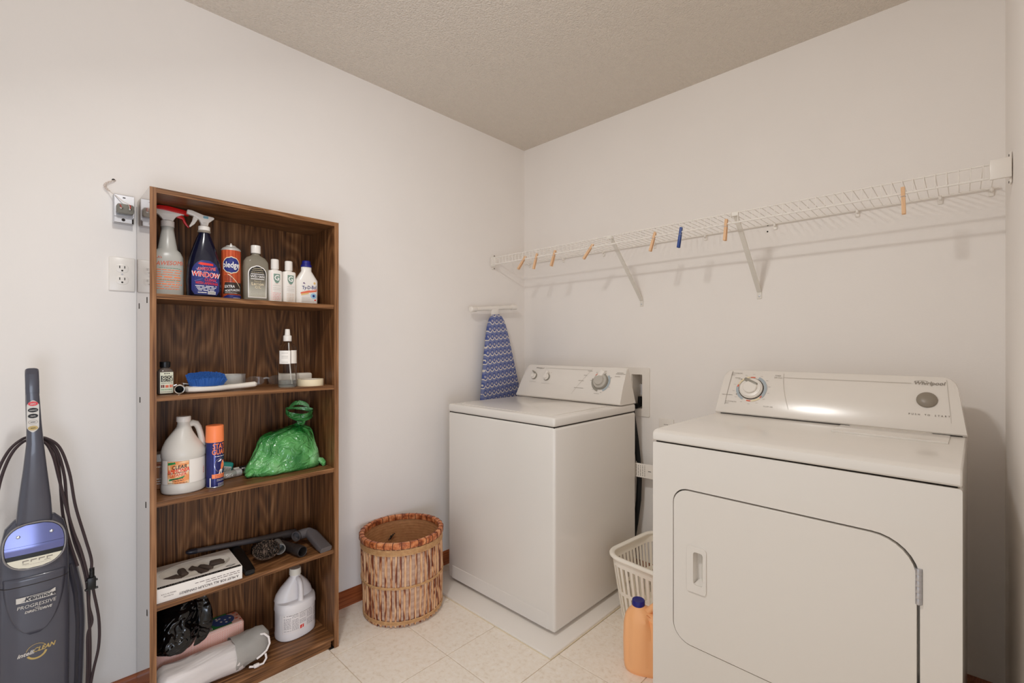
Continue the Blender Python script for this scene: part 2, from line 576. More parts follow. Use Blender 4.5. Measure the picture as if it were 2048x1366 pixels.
# ------------------------------------------------------------------ room
W, L, H = 2.132, 3.3, 2.44
DY0, DY1, DZ = -2.72, -1.80, 2.03           # doorway in the right wall, where the camera stands
def shell(name, boxes, m):
    mb = MB(m)
    for b in boxes:
        mb.bx(*b)
    return struct(mb.build(name, smooth=0))
wall_left = shell('wall_left', [(-0.1, 0, -L, 0, -0.05, H)], WALL)
wall_back = shell('wall_back', [(-0.1, 0.772, 0, 0.1, -0.05, H), (0.838, W+0.1, 0, 0.1, -0.05, H), (0.772, 0.838, 0, 0.1, -0.05, 0.858), (0.772, 0.838, 0, 0.1, 1.04, H)], WALL)
wall_right = shell('wall_right', [(W, W+0.1, DY1, 0, -0.05, H), (W, W+0.1, DY0, DY1, DZ, H), (W, W+0.1, -L, DY0, -0.05, H)], WALL)
wall_rear = shell('wall_rear', [(-0.1, W+0.1, -L-0.1, -L, 2.1, H), (-0.1, 0.12, -L-0.1, -L, -0.05, 2.1), (W-0.12, W+0.1, -L-0.1, -L, -0.05, 2.1)], WALL)   # wide opening added behind the camera to let ambient light in
ceiling = shell('ceiling', [(-0.1, W+0.1, -L-0.1, 0.1, H, H+0.1)], CEIL)
floor = shell('floor', [(-0.1, W+1.6, -L-0.1, 0.1, -0.06, -0.0035)], GROUT)

# vinyl tiles, one foot square, grooves between
xs = [0.0, 0.30, 0.605, 0.91, 1.215, 1.52, 1.825, W]
ys = [0.0, -0.188, -0.493, -0.797, -1.10, -1.40, -1.705, -2.01, -2.315, -2.62, -2.925, -3.12, -L]
tile_mesh = None
for i in range(len(xs)-1):
    for j in range(len(ys)-1):
        w, d = xs[i+1]-xs[i], ys[j]-ys[j+1]
        if tile_mesh is None:
            mb = MB(TILE)
            mb.box((0, 0, -0.003), (0.305-0.003, 0.305-0.003, 0.006), 0.0016, 2)
            t = mb.build('tile', floor, smooth=0)
            tile_mesh = t.data
        else:
            t = bpy.data.objects.new('tile', tile_mesh)
            COL.objects.link(t)
            t.parent = floor
        t.location = ((xs[i]+xs[i+1])/2, (ys[j]+ys[j+1])/2, 0)
        t.scale = ((w-0.003)/0.302, (d-0.003)/0.302, 1)

def baseboard(name, length, loc, rz):
    mb = MB(TRIM)
    prof = [(0, 0), (0.012, 0), (0.012, 0.052), (0.0105, 0.057), (0.0105, 0.060), (0.006, 0.068), (0.003, 0.072), (0, 0.072)]
    mb.loft([[V((x, y, z)) for x, z in prof] for y in (-length, 0)])
    o = struct(mb.build(name, loc=loc, rot=(0, 0, rz), smooth=30))
    return o
baseboard('baseboard_left', L, (0, 0, 0), 0)
mb = MB(TRIM)
mb.loft([[V((x, -y, z)) for y, z in [(0, 0), (0.012, 0), (0.012, 0.052), (0.0105, 0.057), (0.0105, 0.060), (0.006, 0.068), (0.003, 0.072), (0, 0.072)]] for x in (0.0125, W)])
struct(mb.build('baseboard_back', smooth=30))

# ------------------------------------------------------------------ bookshelf
bs = thing('bookshelf', 'tall narrow brown wood-grain bookshelf with four open shelves against left wall', 'bookshelf', (0.02, -1.962, 0))
BW, BD, BH = 0.597, 0.235, 1.673
for nm, y0, m in (('side_panel', 0, WOODG), ('side_panel', BW-0.017, WOOD)):
    mb = MB(WOOD)
    mb.bx(0, BD-0.001, y0, y0+0.017, 0, BH)
    for f in mb.bm.faces:
        if y0 == 0 and all(abs(v.co.y) < 1e-6 for v in f.verts):
            mb.m(WOODG)
            f.material_index = mb.i
    mb.m(WOODE)
    mb.bx(BD-0.001, BD, y0, y0+0.017, 0, BH)
    mb.build(nm, bs, smooth=0)
mb = MB(WOOD)
mb.bx(0, 0.004, 0.017, BW-0.017, 0.03, BH-0.002)
mb.build('back_panel', bs, smooth=0)
SH = {1: 1.349, 2: 1.033, 3: 0.708, 4: 0.389, 5: 0.048}
mb = MB(WOODS)
mb.bx(0.004, BD, 0.017, BW-0.017, BH-0.016, BH)
mb.build('top_board', bs, smooth=0)
for k, z in SH.items():
    mb = MB(WOODS)
    mb.bx(0.004, BD-0.003, 0.0172, BW-0.0172, z-0.016, z)
    mb.build('shelf_board', bs, smooth=0)
mb = MB(WOODS)
mb.bx(BD-0.025, BD-0.012, 0.017, BW-0.026, 0.0, 0.033)
mb.build('kick_board', bs, smooth=0)
mb = MB(BLACK)
mb.bx(BD-0.04, BD-0.003, BW-0.034, BW-0.012, -0.001, 0.004)
mb.build('foot_pad', bs, smooth=0)
for x, z in ((0.045, 1.32), (0.19, 1.33), (0.06, 1.01), (0.19, 0.36), (0.17, 0.69), (0.18, 0.10)):
    mb = MB(DARK)
    mb.bx(x-0.004, x+0.004, -0.0008, 0.001, z-0.009, z+0.009)
    mb.build('screw_slot', bs, smooth=0)

# ------------------------------------------------------------------ washer
wa = thing('washing_machine', 'white top-loading washing machine with dial console standing on a floor pan', 'washing machine', (0.1607, -0.744, 0))
WX, WD = 0.686, 0.65
mb = MB(WHITE)
mb.bx(0, WX, 0, WD, 0.024, 0.8552, 0.012, 3)
mb.build('cabinet', wa)
mb = MB(DARK)
mb.bx(0.006, WX-0.006, 0.006, WD-0.006, 0.85, 0.866)
mb.build('seam_gap', wa, smooth=0)
mb = MB(WHITE)
mb.bx(0, WX, -0.002, WD, 0.8572, 0.896, 0.011, 3)
mb.build('top_panel', wa)
mb = MB(WHITE)
mb.prism(rrect(0.045, WX-0.045, 0.032, 0.475, 0.03), 0.894, 0.8985, 'z', bev=0.0015)
mb.build('lid', wa)
mb = MB(WHITE)
mb.bx(0.034, WX-0.034, -0.0018, 0.004, 0.030, 0.092, 0.0012, 1)
mb.build('toe_panel', wa)
for x in (0.05, WX-0.05):
    for y in (0.06, WD-0.06):
        mb = MB(BLACKM)
        mb.lathe([(0.022, 0.0125), (0.022, 0.02), (0.012, 0.021), (0.012, 0.03)], 14, Mx.Translation((x, y, 0)))
        mb.build('foot', wa)

def console(parent, W_, y0, z0, y1, z1, yb1, zb1, yb0, insl, insr, rl, rr, mt):
    """control console: slanted face from (y0,z0) up to (y1,z1); returns its face mapping"""
    n = 7
    st = []
    for k in range(n+1):
        a = 0.5*PI*k/n
        st.append((rl*(1-math.cos(a)), rl*(1-math.sin(a)), 0))
    for k in range(n+1):
        a = 0.5*PI*(1-k/n)
        st.append((W_-rr*(1-math.cos(a)), rr*(1-math.sin(a)), 1))
    rings = []
    for x, dz, side in st:
        f = 1-dz/(z1-z0)
        ins = insl if side == 0 else -insr
        def q(y, z, e=0.0):
            return V((x+ins*min(1.0, (z-z0)/(z1-z0)), y, z))
        ty, tz = y0+(y1-y0)*f, z0+(z1-z0)*f
        mid = 0.006*f
        rings.append([q(y0, z0-0.010), q(y0-0.004, z0-0.004), q(y0-0.003, z0+0.002), q(y0+(ty-y0)*0.5-mid, z0+(tz-z0)*0.5),
                      q(ty-0.002, tz-0.004), q(ty+0.004, tz), q(ty+(yb1-y1)*0.9, tz-0.001), q(ty+(yb1-y1)+0.004, tz+(zb1-z1)), q(yb0, z0-0.010)])
    mb = MB(mt)
    mb.loft(rings)
    con = mb.build('console', parent, smooth=40)
    d = V((0, y1-y0, z1-z0))
    d.normalize()
    nrm = V((0, -d.z, d.y))
    Ln = math.hypot(y1-y0, z1-z0)
    def face(eps=0.0012):
        def fn(u, v):
            t = v/Ln
            bul = 0.024*t*(1-t)*1.0
            return V((u, y0, z0))+d*v+nrm*(bul+eps)
        return fn
    return con, face, Ln
def dial(parent, face, u, v, r, h, name='dial', ptr=0.0, m1=KNOB, m2=PLAST, m3=None, gw=0.28):
    p = face(0.0)(u, v)
    q = face(0.0)(u, v+0.01)-p
    t = q.normalized()
    n = V((0, -t.z, t.y))
    M = Mx(((1, 0, 0), (0, t.y, n.y), (0, t.z, n.z))).to_4x4()
    M.translation = p
    M = M @ Mx.Rotation(ptr, 4, 'Z')
    mb = MB(m1)
    mb.lathe([(r, 0), (r, h*0.25), (r*0.93, h*0.4), (r*0.72, h*0.45)], 28, M)
    k = mb.build(name, parent)
    mb = MB(m2)
    mb.lathe([(r*0.90, h*0.38), (r*0.88, h*0.55), (r*0.66, h*0.62)], 28, M)
    mb.build('face_ring', k)
    mb = MB(m2)
    mb.lathe([(r*0.62, h*0.5), (r*0.6, h*0.85), (r*0.55, h*0.95)], 24, M)
    mb.build('cap', k)
    mb = MB(m3 or m1)
    mb.box((0, 0, h*1.1), (r*1.25, r*gw, h*0.9), r*0.08, 2, M)
    mb.build('grip', k)
    return k

con, face, Ln = console(wa, WX, 0.504, 0.910, 0.566, 1.078, 0.586, 1.064, 0.648, 0.034, 0.0, 0.02, 0.012, CONS)
dial(con, face, 0.108, 0.110, 0.019, 0.020, 'knob', -0.6, KNOB, PLAST, KNOB, 0.36)
dial(con, face, 0.200, 0.108, 0.021, 0.020, 'knob', 1.0, KNOB, PLAST, PLAST, 0.6)
dial(con, face, 0.556, 0.102, 0.042, 0.028, 'dial', 1.1, KNOB, mat('light_knob_plastic', (186, 180, 170), 0.35), PLAST, 0.62)
mb = MB(GREYPRINT)
fn = face()
mb.text('Whirlpool', 0.014, fn, 0.135, 0.160, shear=0.2)
for (u, v, s) in ((0.105, 0.076, 0.05), (0.200, 0.072, 0.06)):
    mb.m(FAINT).lines(fn, u-s/2, u+s/2, v, 0.003, int(u*1000))
mb.m(GREYPRINT)
for k, (u, v, s) in enumerate(((0.478, 0.155, 0.028), (0.655, 0.152, 0.036), (0.660, 0.146, 0.055), (0.455, 0.130, 0.02), (0.645, 0.132, 0.03), (0.43, 0.060, 0.060), (0.435, 0.10, 0.032), (0.543, 0.038, 0.03))):
    mb.lines(fn, u-s/2, u+s/2, v, 0.0032, k)
for k in range(7):
    a = 0.4+k*0.9
    mb.m(GREYPRINT).lines(fn, 0.556+0.06*math.cos(a)-0.004, 0.556+0.06*math.cos(a)+0.004, 0.102+0.058*math.sin(a), 0.003, k)
mb.m(BLUEPRINT).arc(fn, 0.556, 0.102, 0.044, 0.054, -1.2, 0.7)
mb.m(KNOB).arc(fn, 0.556, 0.102, 0.044, 0.055, 2.9, 4.5)
mb.m(REDPRINT).arc(fn, 0.556, 0.102, 0.046, 0.051, 2.2, 2.5, 4)
mb.m(FAINT)
mb.poly(fn, [(0.378, 0.012), (0.3795, 0.012), (0.490, 0.168), (0.4885, 0.168)])
mb.poly(fn, [(0.175, 0.1605), (0.485, 0.1605), (0.485, 0.162), (0.175, 0.162)])
for u in (0.182, 0.225, 0.105):
    mb.m(GREYPRINT).lines(fn, u-0.003, u+0.003, 0.135, 0.003, 3)
mb.build('control_markings', con, smooth=0)

# pan under the washer
pan = MB(PLAST)
pan.bx(0.085, 0.908, -0.845, -0.03, 0, 0.0115, 0.003, 2)
pan.m(mat('yellowed_caulk', (226, 212, 184), 0.6))
pan.bx(0.083, 0.911, -0.848, -0.028, 0, 0.0025)
tag(pan.build('washer_pan', smooth=40), 'flat white washer floor pan with yellowed caulk edge under washing machine', 'floor pan')

# drain fitting beside the washer
t = thing('drain_fitting', 'small black and white drain fitting on floor left of washer foot', 'drain fitting', (0.1225, -0.665, 0.0125))
mb = MB(BLACKM)
mb.lathe([(0.030, 0), (0.030, 0.030), (0.024, 0.036)], 18)
mb.build('base', t)
mb = MB(PLAST)
mb.lathe([(0.018, 0.036), (0.018, 0.062), (0.022, 0.064), (0.022, 0.072)], 18)
mb.build('cap', t)

# ------------------------------------------------------------------ washer supply box recessed in the back wall, hose, wall plate, tag
t = thing('washer_outlet_box', 'white recessed supply box in back wall behind washer console', 'outlet box', (0.805, 0, 0.95))
mb = MB(PLAST)
mb.prism(rrect(-0.075, 0.070, -0.128, 0.124, 0.006), -0.0075, -0.0004, 'y', holes=[rrect(-0.032, 0.030, -0.090, 0.088, 0.004)], bev=0.0)
mb.build('face_frame', t)
mb = MB(PLAST)
for b in ((-0.032, -0.030, -0.001, 0.085, -0.09, 0.088), (0.028, 0.030, -0.001, 0.085, -0.09, 0.088), (-0.03, 0.028, -0.001, 0.085, -0.091, -0.089), (-0.03, 0.028, -0.001, 0.085, 0.087, 0.088), (-0.03, 0.028, 0.083, 0.085, -0.09, 0.088)):
    mb.bx(*b)
mb.build('recess', t, smooth=0)
mb = MB(STEEL)
mb.tube([(0.006, 0.07, 0.03), (0.006, 0.03, 0.03), (0.006, 0.03, -0.02)], 0.011, 10)
mb.build('valve', t)
mb = MB(BLACKM)
mb.tube([(0.0, 0.03, -0.03), (0.0, 0.025, -0.075), (0.0, -0.003, -0.075), (0.0, -0.02, -0.078)], 0.013, 12)
mb.build('hose_end', t)

mb = MB(BLACKM)
pts = [(0.785, -0.028, 0.875), (0.80, -0.035, 0.80), (0.822, -0.045, 0.70), (0.836, -0.05, 0.60), (0.842, -0.05, 0.50), (0.838, -0.05, 0.40), (0.822, -0.05, 0.28), (0.80, -0.05, 0.16), (0.78, -0.055, 0.03)]
mb.tube(pts, 0.013, 12)
hose = tag(mb.build('drain_hose'), 'black rubber drain hose hanging behind washer against back wall', 'hose')

t = thing('paper_tag', 'small white printed warning tag in gap between washer and dryer', 'tag', (0.875, -0.075, 0.563))
mb = MB(CARD)
def tagf(e):
    return lambda u, v: V((u, -e+0.02*math.sin(u*20)*0.3, v))
mb.patch(tagf(0), -0.037, 0.033, (-0.045, 0.055), 8, 2)
mb.patch(tagf(-0.0007), -0.037, 0.033, (-0.045, 0.055), 8, 2)
mb.m(GREYPRINT)
for k in range(5):
    fnv = tagf(0.0006)
    mb.lines(lambda u, v, f=fnv: f(v, u), -0.030, 0.026, -0.034+k*0.011, 0.004, k, mean=0.2)
mb.m(BPRINT).text('1', 0.022, tagf(0.0008), 0.036, -0.002, bold=0.02, rot=PI/2)
mb.build('card', t, smooth=0, fix=False)
mb = MB(CARD)
mb.tube([(-0.036, 0.012, 0.02), (-0.036, 0.0, 0.04), (-0.036, -0.006, 0.03), (-0.036, -0.002, 0.02)], 0.0012, 5)
mb.build('tie', t)

t = thing('wall_outlet', 'ivory outlet cover low on back wall half hidden behind dryer top', 'outlet', (0.965, 0, 0.76))
mb = MB(PLAST)
mb.box((0, -0.003, 0), (0.078, 0.006, 0.125), 0.0025, 2)
mb.build('cover_plate', t)
mb = MB(GREYPRINT)
mb.lines(lambda u, v: V((u, -0.0065, v)), -0.012, 0.012, 0.034, 0.004, 2, mean=0.3)
mb.build('marking', t, smooth=0)

# ------------------------------------------------------------------ dryer
dr = thing('clothes_dryer', 'large white front-loading clothes dryer with closed door beside right wall', 'dryer', (1.2945, -0.7852, 0), -1.0)
DX = 0.737
mb = MB(WHITE)
mb.bx(0.001, DX-0.001, 0.03, 0.672, 0.02, 0.872)
mb.build('cabinet', dr, smooth=0)
door_out = rrect(0.073, 0.661, 0.258, 0.735, (0.055, 0.07, 0.085, 0.045), 8)
mb = MB(WHITE)
mb.prism(rrect(0.0, DX, 0.02, 0.873, 0.006, 3), 0.0, 0.03, 'y', holes=[rrect(0.0695, 0.6665, 0.2545, 0.7395, (0.058, 0.073, 0.089, 0.048), 8)])
mb.build('front_panel', dr, smooth=50)
mb = MB(WHITE)
mb.prism(door_out, -0.003, 0.024, 'y', holes=[rrect(0.136, 0.169, 0.450, 0.555, 0.008, 4)])
dd = mb.build('door', dr, smooth=50)
md = dd.modifiers.new('edge', 'BEVEL')
md.width = 0.0035
md.segments = 2
md.limit_method = 'ANGLE'
md.angle_limit = math.radians(50)
mb = MB(WHITE)
mb.prism(rrect(0.118, 0.178, 0.428, 0.568, (0.004, 0.010, 0.010, 0.004), 4), -0.0075, -0.0026, 'y', holes=[rrect(0.138, 0.168, 0.452, 0.553, 0.008, 4)])
h = mb.build('handle', dd, smooth=50)
mh = h.modifiers.new('edge', 'BEVEL')
mh.width = 0.002
mh.segments = 2
mh.limit_method = 'ANGLE'
mh.angle_limit = math.radians(50)
mb = MB(WHITE)          # finger cup with a sloping right side
o_ = [(0.137, 0.451), (0.169, 0.451), (0.169, 0.554), (0.137, 0.554)]
i_ = [(0.139, 0.458), (0.152, 0.466), (0.152, 0.540), (0.139, 0.548)]
mb.loft([[V((x, -0.0027, z)) for x, z in o_], [V((x, 0.022, z)) for x, z in i_]], cap0=False)
mb.build('finger_cup', dd, smooth=30)
for zc in (0.635, 0.36):
    mb = MB(STEEL)
    for k in range(6):
        mb.lathe([(0.0058, 0), (0.0062, 0.001), (0.0062, 0.0126), (0.0058, 0.0136)], 12, Mx.Translation((0.664, -0.0015, zc-0.041+k*0.0137)))
    mb.bx(0.657, 0.671, 0.0, 0.003, zc-0.041, zc+0.041)
    mb.build('hinge', dd)
mb = MB(DARK)
mb.bx(0.008, DX-0.008, 0.008, 0.66, 0.868, 0.882)
mb.build('seam_gap', dr, smooth=0)
mb = MB(WHITE)
mb.loft([[V((x, y, z)) for y, z in [(0.004, 0.877), (-0.004, 0.879), (-0.005, 0.895), (-0.002, 0.905), (0.006, 0.911), (0.02, 0.9135), (0.30, 0.9145), (0.672, 0.9145), (0.672, 0.877)]] for x in (0.0, DX)])
tp = mb.build('top_panel', dr, smooth=30)
mp_ = tp.modifiers.new('edge', 'BEVEL')
mp_.width = 0.004
mp_.segments = 2
mp_.limit_method = 'ANGLE'
mp_.angle_limit = math.radians(50)
mb = MB(WHITE)
mb.box((0.565, 0.425, 0.9165), (0.275, 0.145, 0.006), 0.0025, 2)
mb.build('lint_lid', dr)
mb = MB(MATS['stained_oak_trim'])
mb.box((0.682, 0.466, 0.9149), (0.004, 0.016, 0.0012), 0, M=Mx.Rotation(-0.15, 4, 'Z'))
mb.build('rust_slot', dr, smooth=0)
for x in (0.05, DX-0.05):
    for y in (0.07, 0.62):
        mb = MB(BLACKM)
        mb.lathe([(0.02, 0), (0.02, 0.01), (0.01, 0.012), (0.01, 0.025)], 14, Mx.Translation((x, y, 0)))
        mb.build('foot', dr)
con, face, Ln = console(dr, DX, 0.522, 0.926, 0.606, 1.088, 0.630, 1.075, 0.668, 0.010, 0.026, 0.028, 0.032, CONS)
mb = MB(DARK)
mb.bx(0.02, 0.45, 0.519, 0.60, 0.9142, 0.9172)
mb.bx(0.66, 0.728, 0.519, 0.60, 0.9142, 0.9172)
mb.build('console_gap', con, smooth=0)
mb = MB(CONS)
mb.bx(0.006, DX-0.006, 0.5215, 0.66, 0.9155, 0.93)
mb.build('console_base', con, smooth=0)
fn = face()
UD, VD = 0.122, 0.100
dial(con, face, UD, VD, 0.043, 0.024, 'dial', -0.45, PLAST, PLAST, KNOB)
mb = MB(DARK)
mb.arc(fn, UD, VD, 0.042, 0.0455, 0, 2*PI, 40)
mb.m(BLUEPRINT).arc(fn, UD, VD, 0.047, 0.057, -0.7, 1.15, 24)
mb.arc(fn, UD, VD, 0.047, 0.056, 3.0, 4.2, 16)
mb.m(REDPRINT).arc(fn, UD, VD, 0.048, 0.052, 1.4, 1.75, 6)
mb.arc(fn, UD, VD, 0.049, 0.054, 2.85, 3.05, 4)
mb.arc(fn, UD, VD, 0.049, 0.054, 4.5, 4.8, 4)
mb.arc(fn, UD, VD, 0.049, 0.053, 5.5, 5.7, 4)
mb.m(TAPE).arc(fn, UD, VD, 0.048, 0.055, 1.8, 2.8, 12)
mb.arc(fn, UD, VD, 0.048, 0.055, 4.85, 5.5, 10)
mb.m(GREYPRINT)
for a in (2.35, 3.6):
    mb.arc(fn, UD, VD, 0.046, 0.060, a, a+0.07, 2)
for k in range(14):
    a = 0.2+k*0.45
    u, v = UD+0.066*math.cos(a), VD+0.064*math.sin(a)
    mb.m(FAINT).lines(fn, u-0.004, u+0.004, v, 0.003, k)
mb.m(GREYPRINT)
mb.text('AUTOMATIC', 0.0075, fn, UD-0.064, VD+0.066)
mb.text('DRY', 0.0075, fn, UD-0.078, VD+0.058)
mb.text('AUTOMATIC', 0.0075, fn, UD-0.068, VD-0.060)
mb.text('DRY', 0.0075, fn, UD-0.082, VD-0.068)
mb.text('TIMED', 0.0075, fn, UD+0.088, VD+0.062)
mb.text('DRYING', 0.0075, fn, UD+0.090, VD+0.053)
mb.text('FLUFF AIR', 0.0075, fn, UD+0.070, VD-0.070)
mb.lines(fn, UD-0.107, UD-0.066, VD-0.032, 0.003, 8)
mb.lines(fn, UD-0.068, UD-0.048, VD+0.045, 0.003, 9)
mb.text('Whirlpool', 0.018, fn, 0.648, 0.157, bold=0.01, shear=0.25)
mb.arc(fn, 0.630, 0.157, 0.0095, 0.0102, 0.5, 2.9, 14, 1.9)
for k, ch in enumerate('PUSH TO START'):
    if ch != ' ':
        mb.text(ch, 0.0075, fn, 0.604+k*0.0078, 0.047, bold=0.01)
mb.m(FAINT)
pv = None
for k in range(9):
    t_ = k/8
    u, v = 0.228+0.034*t_**1.6, 0.172-0.150*t_
    if pv:
        mb.poly(fn, [pv, (pv[0]+0.0013, pv[1]), (u+0.0013, v), (u, v)])
    pv = (u, v)
mb.poly(fn, [(0.229, 0.1545), (0.605, 0.1545), (0.605, 0.156), (0.229, 0.156)])
mb.m(GREYPRINT).poly(fn, [(0.030, 0.0), (0.0315, 0.0), (0.0405, 0.176), (0.039, 0.176)])
mb.m(FAINT).poly(fn, [(0.705, 0.0), (0.706, 0.0), (0.690, 0.172), (0.689, 0.172)])
mb.build('control_markings', con, smooth=0)
p = face(0.0)(0.645, 0.098)
tt = (face(0.0)(0.645, 0.108)-p).normalized()
nn = V((0, -tt.z, tt.y))
M = Mx(((1, 0, 0), (0, tt.y, nn.y), (0, tt.z, nn.z))).to_4x4()
M.translation = p
mb = MB(TAUPE)
mb.lathe([(0.026, 0), (0.0255, 0.004), (0.021, 0.008), (0.012, 0.0105), (0.003, 0.0112)], 28, M)
mb.build('push_button', con)

# ------------------------------------------------------------------ wire shelf
ws = thing('wire_shelf', 'long white wire shelf mounted across back wall above the machines', 'wire shelf', (0, 0, 1.708))
XA, XB = 0.014, W-0.014
def bar(name, pts, r, m=WIRE, parent=ws, n=8):
    mb = MB(m)
    mb.tube(pts, r, n)
    return mb.build(name, parent)
bar('back_rail', [(XA, -0.012, 0), (XB, -0.012, 0)], 0.003)
bar('front_rail', [(XA, -0.302, 0), (XB, -0.302, 0)], 0.003)
bar('lip_rail', [(XA, -0.306, -0.040), (XB, -0.306, -0.040)], 0.0036)
cw = None
k = 0
x = 0.036
while x < XB-0.01:
    if cw is None:
        mb = MB(WIRE)
        mb.tube([(0, -0.011, 0.0034), (0, -0.298, 0.0034), (0, -0.3055, 0.001), (0, -0.3085, -0.006), (0, -0.310, -0.040)], 0.0013, 5)
        cw = mb.build('cross_wire', ws)
        o = cw
    else:
        o = dup(cw, ws)
    o.location = (x, 0, 0)
    x += 0.0258
for bxp in (0.829, 1.392):
    mb = MB(BRKT)
    a, b = V((bxp, -0.297, -0.008)), V((bxp, -0.004, -0.283))
    d = (b-a).normalized()
    nv = V((0, -d.z, d.y))
    for s_, w_ in ((0.0, 0.0085),):
        rings = []
        for p in (a, b):
            rings.append([p+V((-w_, 0, 0))-nv*0.004, p+V((-w_, 0, 0))+nv*0.004, p+V((-w_+0.002, 0, 0))+nv*0.004, p+V((-w_+0.002, 0, 0))-nv*0.002, p+V((w_-0.002, 0, 0))-nv*0.002, p+V((w_-0.002, 0, 0))+nv*0.004, p+V((w_, 0, 0))+nv*0.004, p+V((w_, 0, 0))-nv*0.004])
        mb.loft(rings)
    mb.box((bxp, -0.002, -0.298), (0.019, 0.003, 0.036), 0.001, 1)
    mb.box((bxp-0.004, -0.299, -0.006), (0.030, 0.012, 0.016), 0.002, 1)
    br = mb.build('support_bracket', ws, smooth=30)
    mb = MB(STEEL)
    mb.lathe([(0.004, 0), (0.0035, 0.002), (0.001, 0.0028)], 10, Mx.Translation((bxp, -0.0035, -0.304)) @ Mx.Rotation(PI/2, 4, 'X'))
    mb.build('screw', br)
for sx_, xw, yc in ((1, 0.0, -0.276), (-1, W, -0.300)):
    mb = MB(PLAST)
    mb.box((xw+sx_*0.0035, yc, -0.020), (0.005, 0.030, 0.088), 0.002, 1)
    mb.box((xw+sx_*0.024, yc-0.022, -0.022), (0.044, 0.010, 0.056), 0.003, 2)
    b_ = mb.build('end_bracket', ws)
    mb = MB(DARK)
    for zz in (0.018, -0.058):
        mb.lathe([(0.0035, 0), (0.003, 0.0012)], 8, Mx.Translation((xw+sx_*0.006, yc+0.004, zz)) @ Mx.Rotation(sx_*PI/2, 4, 'Y'))
    mb.build('screw', b_)
clip = None
for x in (0.05, 0.32, 0.60, 0.905, 1.16, 1.455, 1.74, 1.975, 2.10):
    if clip is None:
        mb = MB(PLAST)
        mb.box((0, -0.009, -0.004), (0.010, 0.016, 0.016), 0.003, 1)
        mb.box((0, -0.003, -0.014), (0.014, 0.005, 0.022), 0.002, 1)
        clip = mb.build('wall_clip', ws)
        o = clip
    else:
        o = dup(clip, ws)
    o.location = (x, 0, 0)
mb = MB(DARK)
for x, z in ((1.425, 0.0), (1.424, -0.027)):
    mb.lathe([(0.0035, 0), (0.003, 0.001)], 8, Mx.Translation((x, -0.0002, z)) @ Mx.Rotation(PI/2, 4, 'X'))
mb.build('anchor_hole', ws)

# clothespins clipped on the front lip
def clothespin(m):
    t = thing('clothespin', 'x', 'clothespin')
    for s_ in (-1, 1):
        mb = MB(m)
        prof = [(0.0012, 0.018), (0.0045, 0.020), (0.0062, 0.012), (0.0062, -0.010), (0.0078, -0.022), (0.0085, -0.064), (0.0055, -0.066), (0.0026, -0.022), (0.0012, -0.006), (0.0024, -0.001), (0.0026, 0.002), (0.0012, 0.006)]
        mb.prism([(s_*y, z) for y, z in prof], -0.005, 0.005, 'x', bev=0.0005)
        mb.build('prong', t, smooth=30)
    mb = MB(STEEL)
    pts = [(0.0048*math.cos(a), 0.0048*math.sin(a)*0.9, 0.0) for a in [k*0.6 for k in range(11)]]
    mb.tube([(-0.0058, -0.0066, -0.010), (-0.0058, 0.0066, -0.010)], 0.0008, 5)
    mb.tube([(0.0058, -0.0066, -0.010), (0.0058, 0.0066, -0.010)], 0.0008, 5)
    mb.tube([(-0.0058, -0.0072, -0.010), (0.0058, -0.0072, -0.010)], 0.0008, 5)
    mb.tube([(-0.0058, 0.0072, -0.010), (0.0058, 0.0072, -0.010)], 0.0008, 5)
    mb.build('spring', t)
    return t
def copy_tree(src):
    c = src.copy()
    COL.objects.link(c)
    for ch in list(src.children):
        d_ = dup(ch, c)
        for g_ in ch.children:
            dup(g_, d_)
    return c
pin0 = clothespin(PINE)
BLUEPIN = mat('blue_clothespin_plastic', (44, 72, 140), 0.4)
pins = [(0.279, 0.62, 0.15, 'leftmost tilted wooden clothespin on wire shelf, nearest left corner'),
        (0.369, 0.28, 0.3, 'second wooden clothespin from left corner, close beside the tilted leftmost one'),
        (0.494, 0.30, 0.0, 'third wooden clothespin from left corner on wire shelf lip'),
        (0.722, 0.66, 0.2, 'strongly tilted wooden clothespin just left of first shelf bracket'),
        (1.054, 0.26, 0.1, 'wooden clothespin between first shelf bracket and blue clothespin'),
        (1.174, 0.16, 0.1, 'blue plastic clothespin clipped on wire shelf lip'),
        (1.359, 0.06, 0.0, 'wooden clothespin just left of second shelf bracket'),
        (1.896, -0.03, 0.0, 'rightmost wooden clothespin hanging alone near right wall')]
for k, (x, tilt, yaw, lab) in enumerate(pins):
    o = pin0 if k == 0 else copy_tree(pin0)
    o.location = (x, -0.306, 1.668)
    o.rotation_euler = (0.05 if k % 2 else -0.04, tilt, yaw)
    o['label'] = lab
    o['group'] = 'clothespins on the wire shelf'
    if 'blue plastic' in lab:
        for ch in o.children:
            if ch.name.startswith('prong'):
                ch.data = ch.data.copy()
                ch.data.materials[0] = BLUEPIN

# ------------------------------------------------------------------ ironing board
ib = thing('ironing_board', 'ironing board with blue smile-print cover leaning upright in corner behind washer', 'ironing board', (0.060, -0.190, 0.012), rot=(math.radians(5.2), 0, 0))
mb = MB(IRON)
outl = []
half = [(0.0, 1.366), (0.022, 1.363), (0.040, 1.352), (0.055, 1.33), (0.068, 1.30), (0.085, 1.24), (0.105, 1.15), (0.132, 1.02), (0.158, 0.89), (0.172, 0.75), (0.178, 0.55), (0.178, 0.10), (0.17, 0.05), (0.14, 0.03), (0.0, 0.03)]
outl = [(y, z) for y, z in half]+[(-y, z) for y, z in half[-2:0:-1]]
mb.prism(outl, -0.014, 0.014, 'x', bev=0.007)
mb.build('cover', ib, smooth=60)
mb = MB(PLAST)
mb.tube([(-0.008, -0.175, 1.402), (-0.008, 0.175, 1.402)], 0.0125, 14)
mb.build('foot_bar', ib)
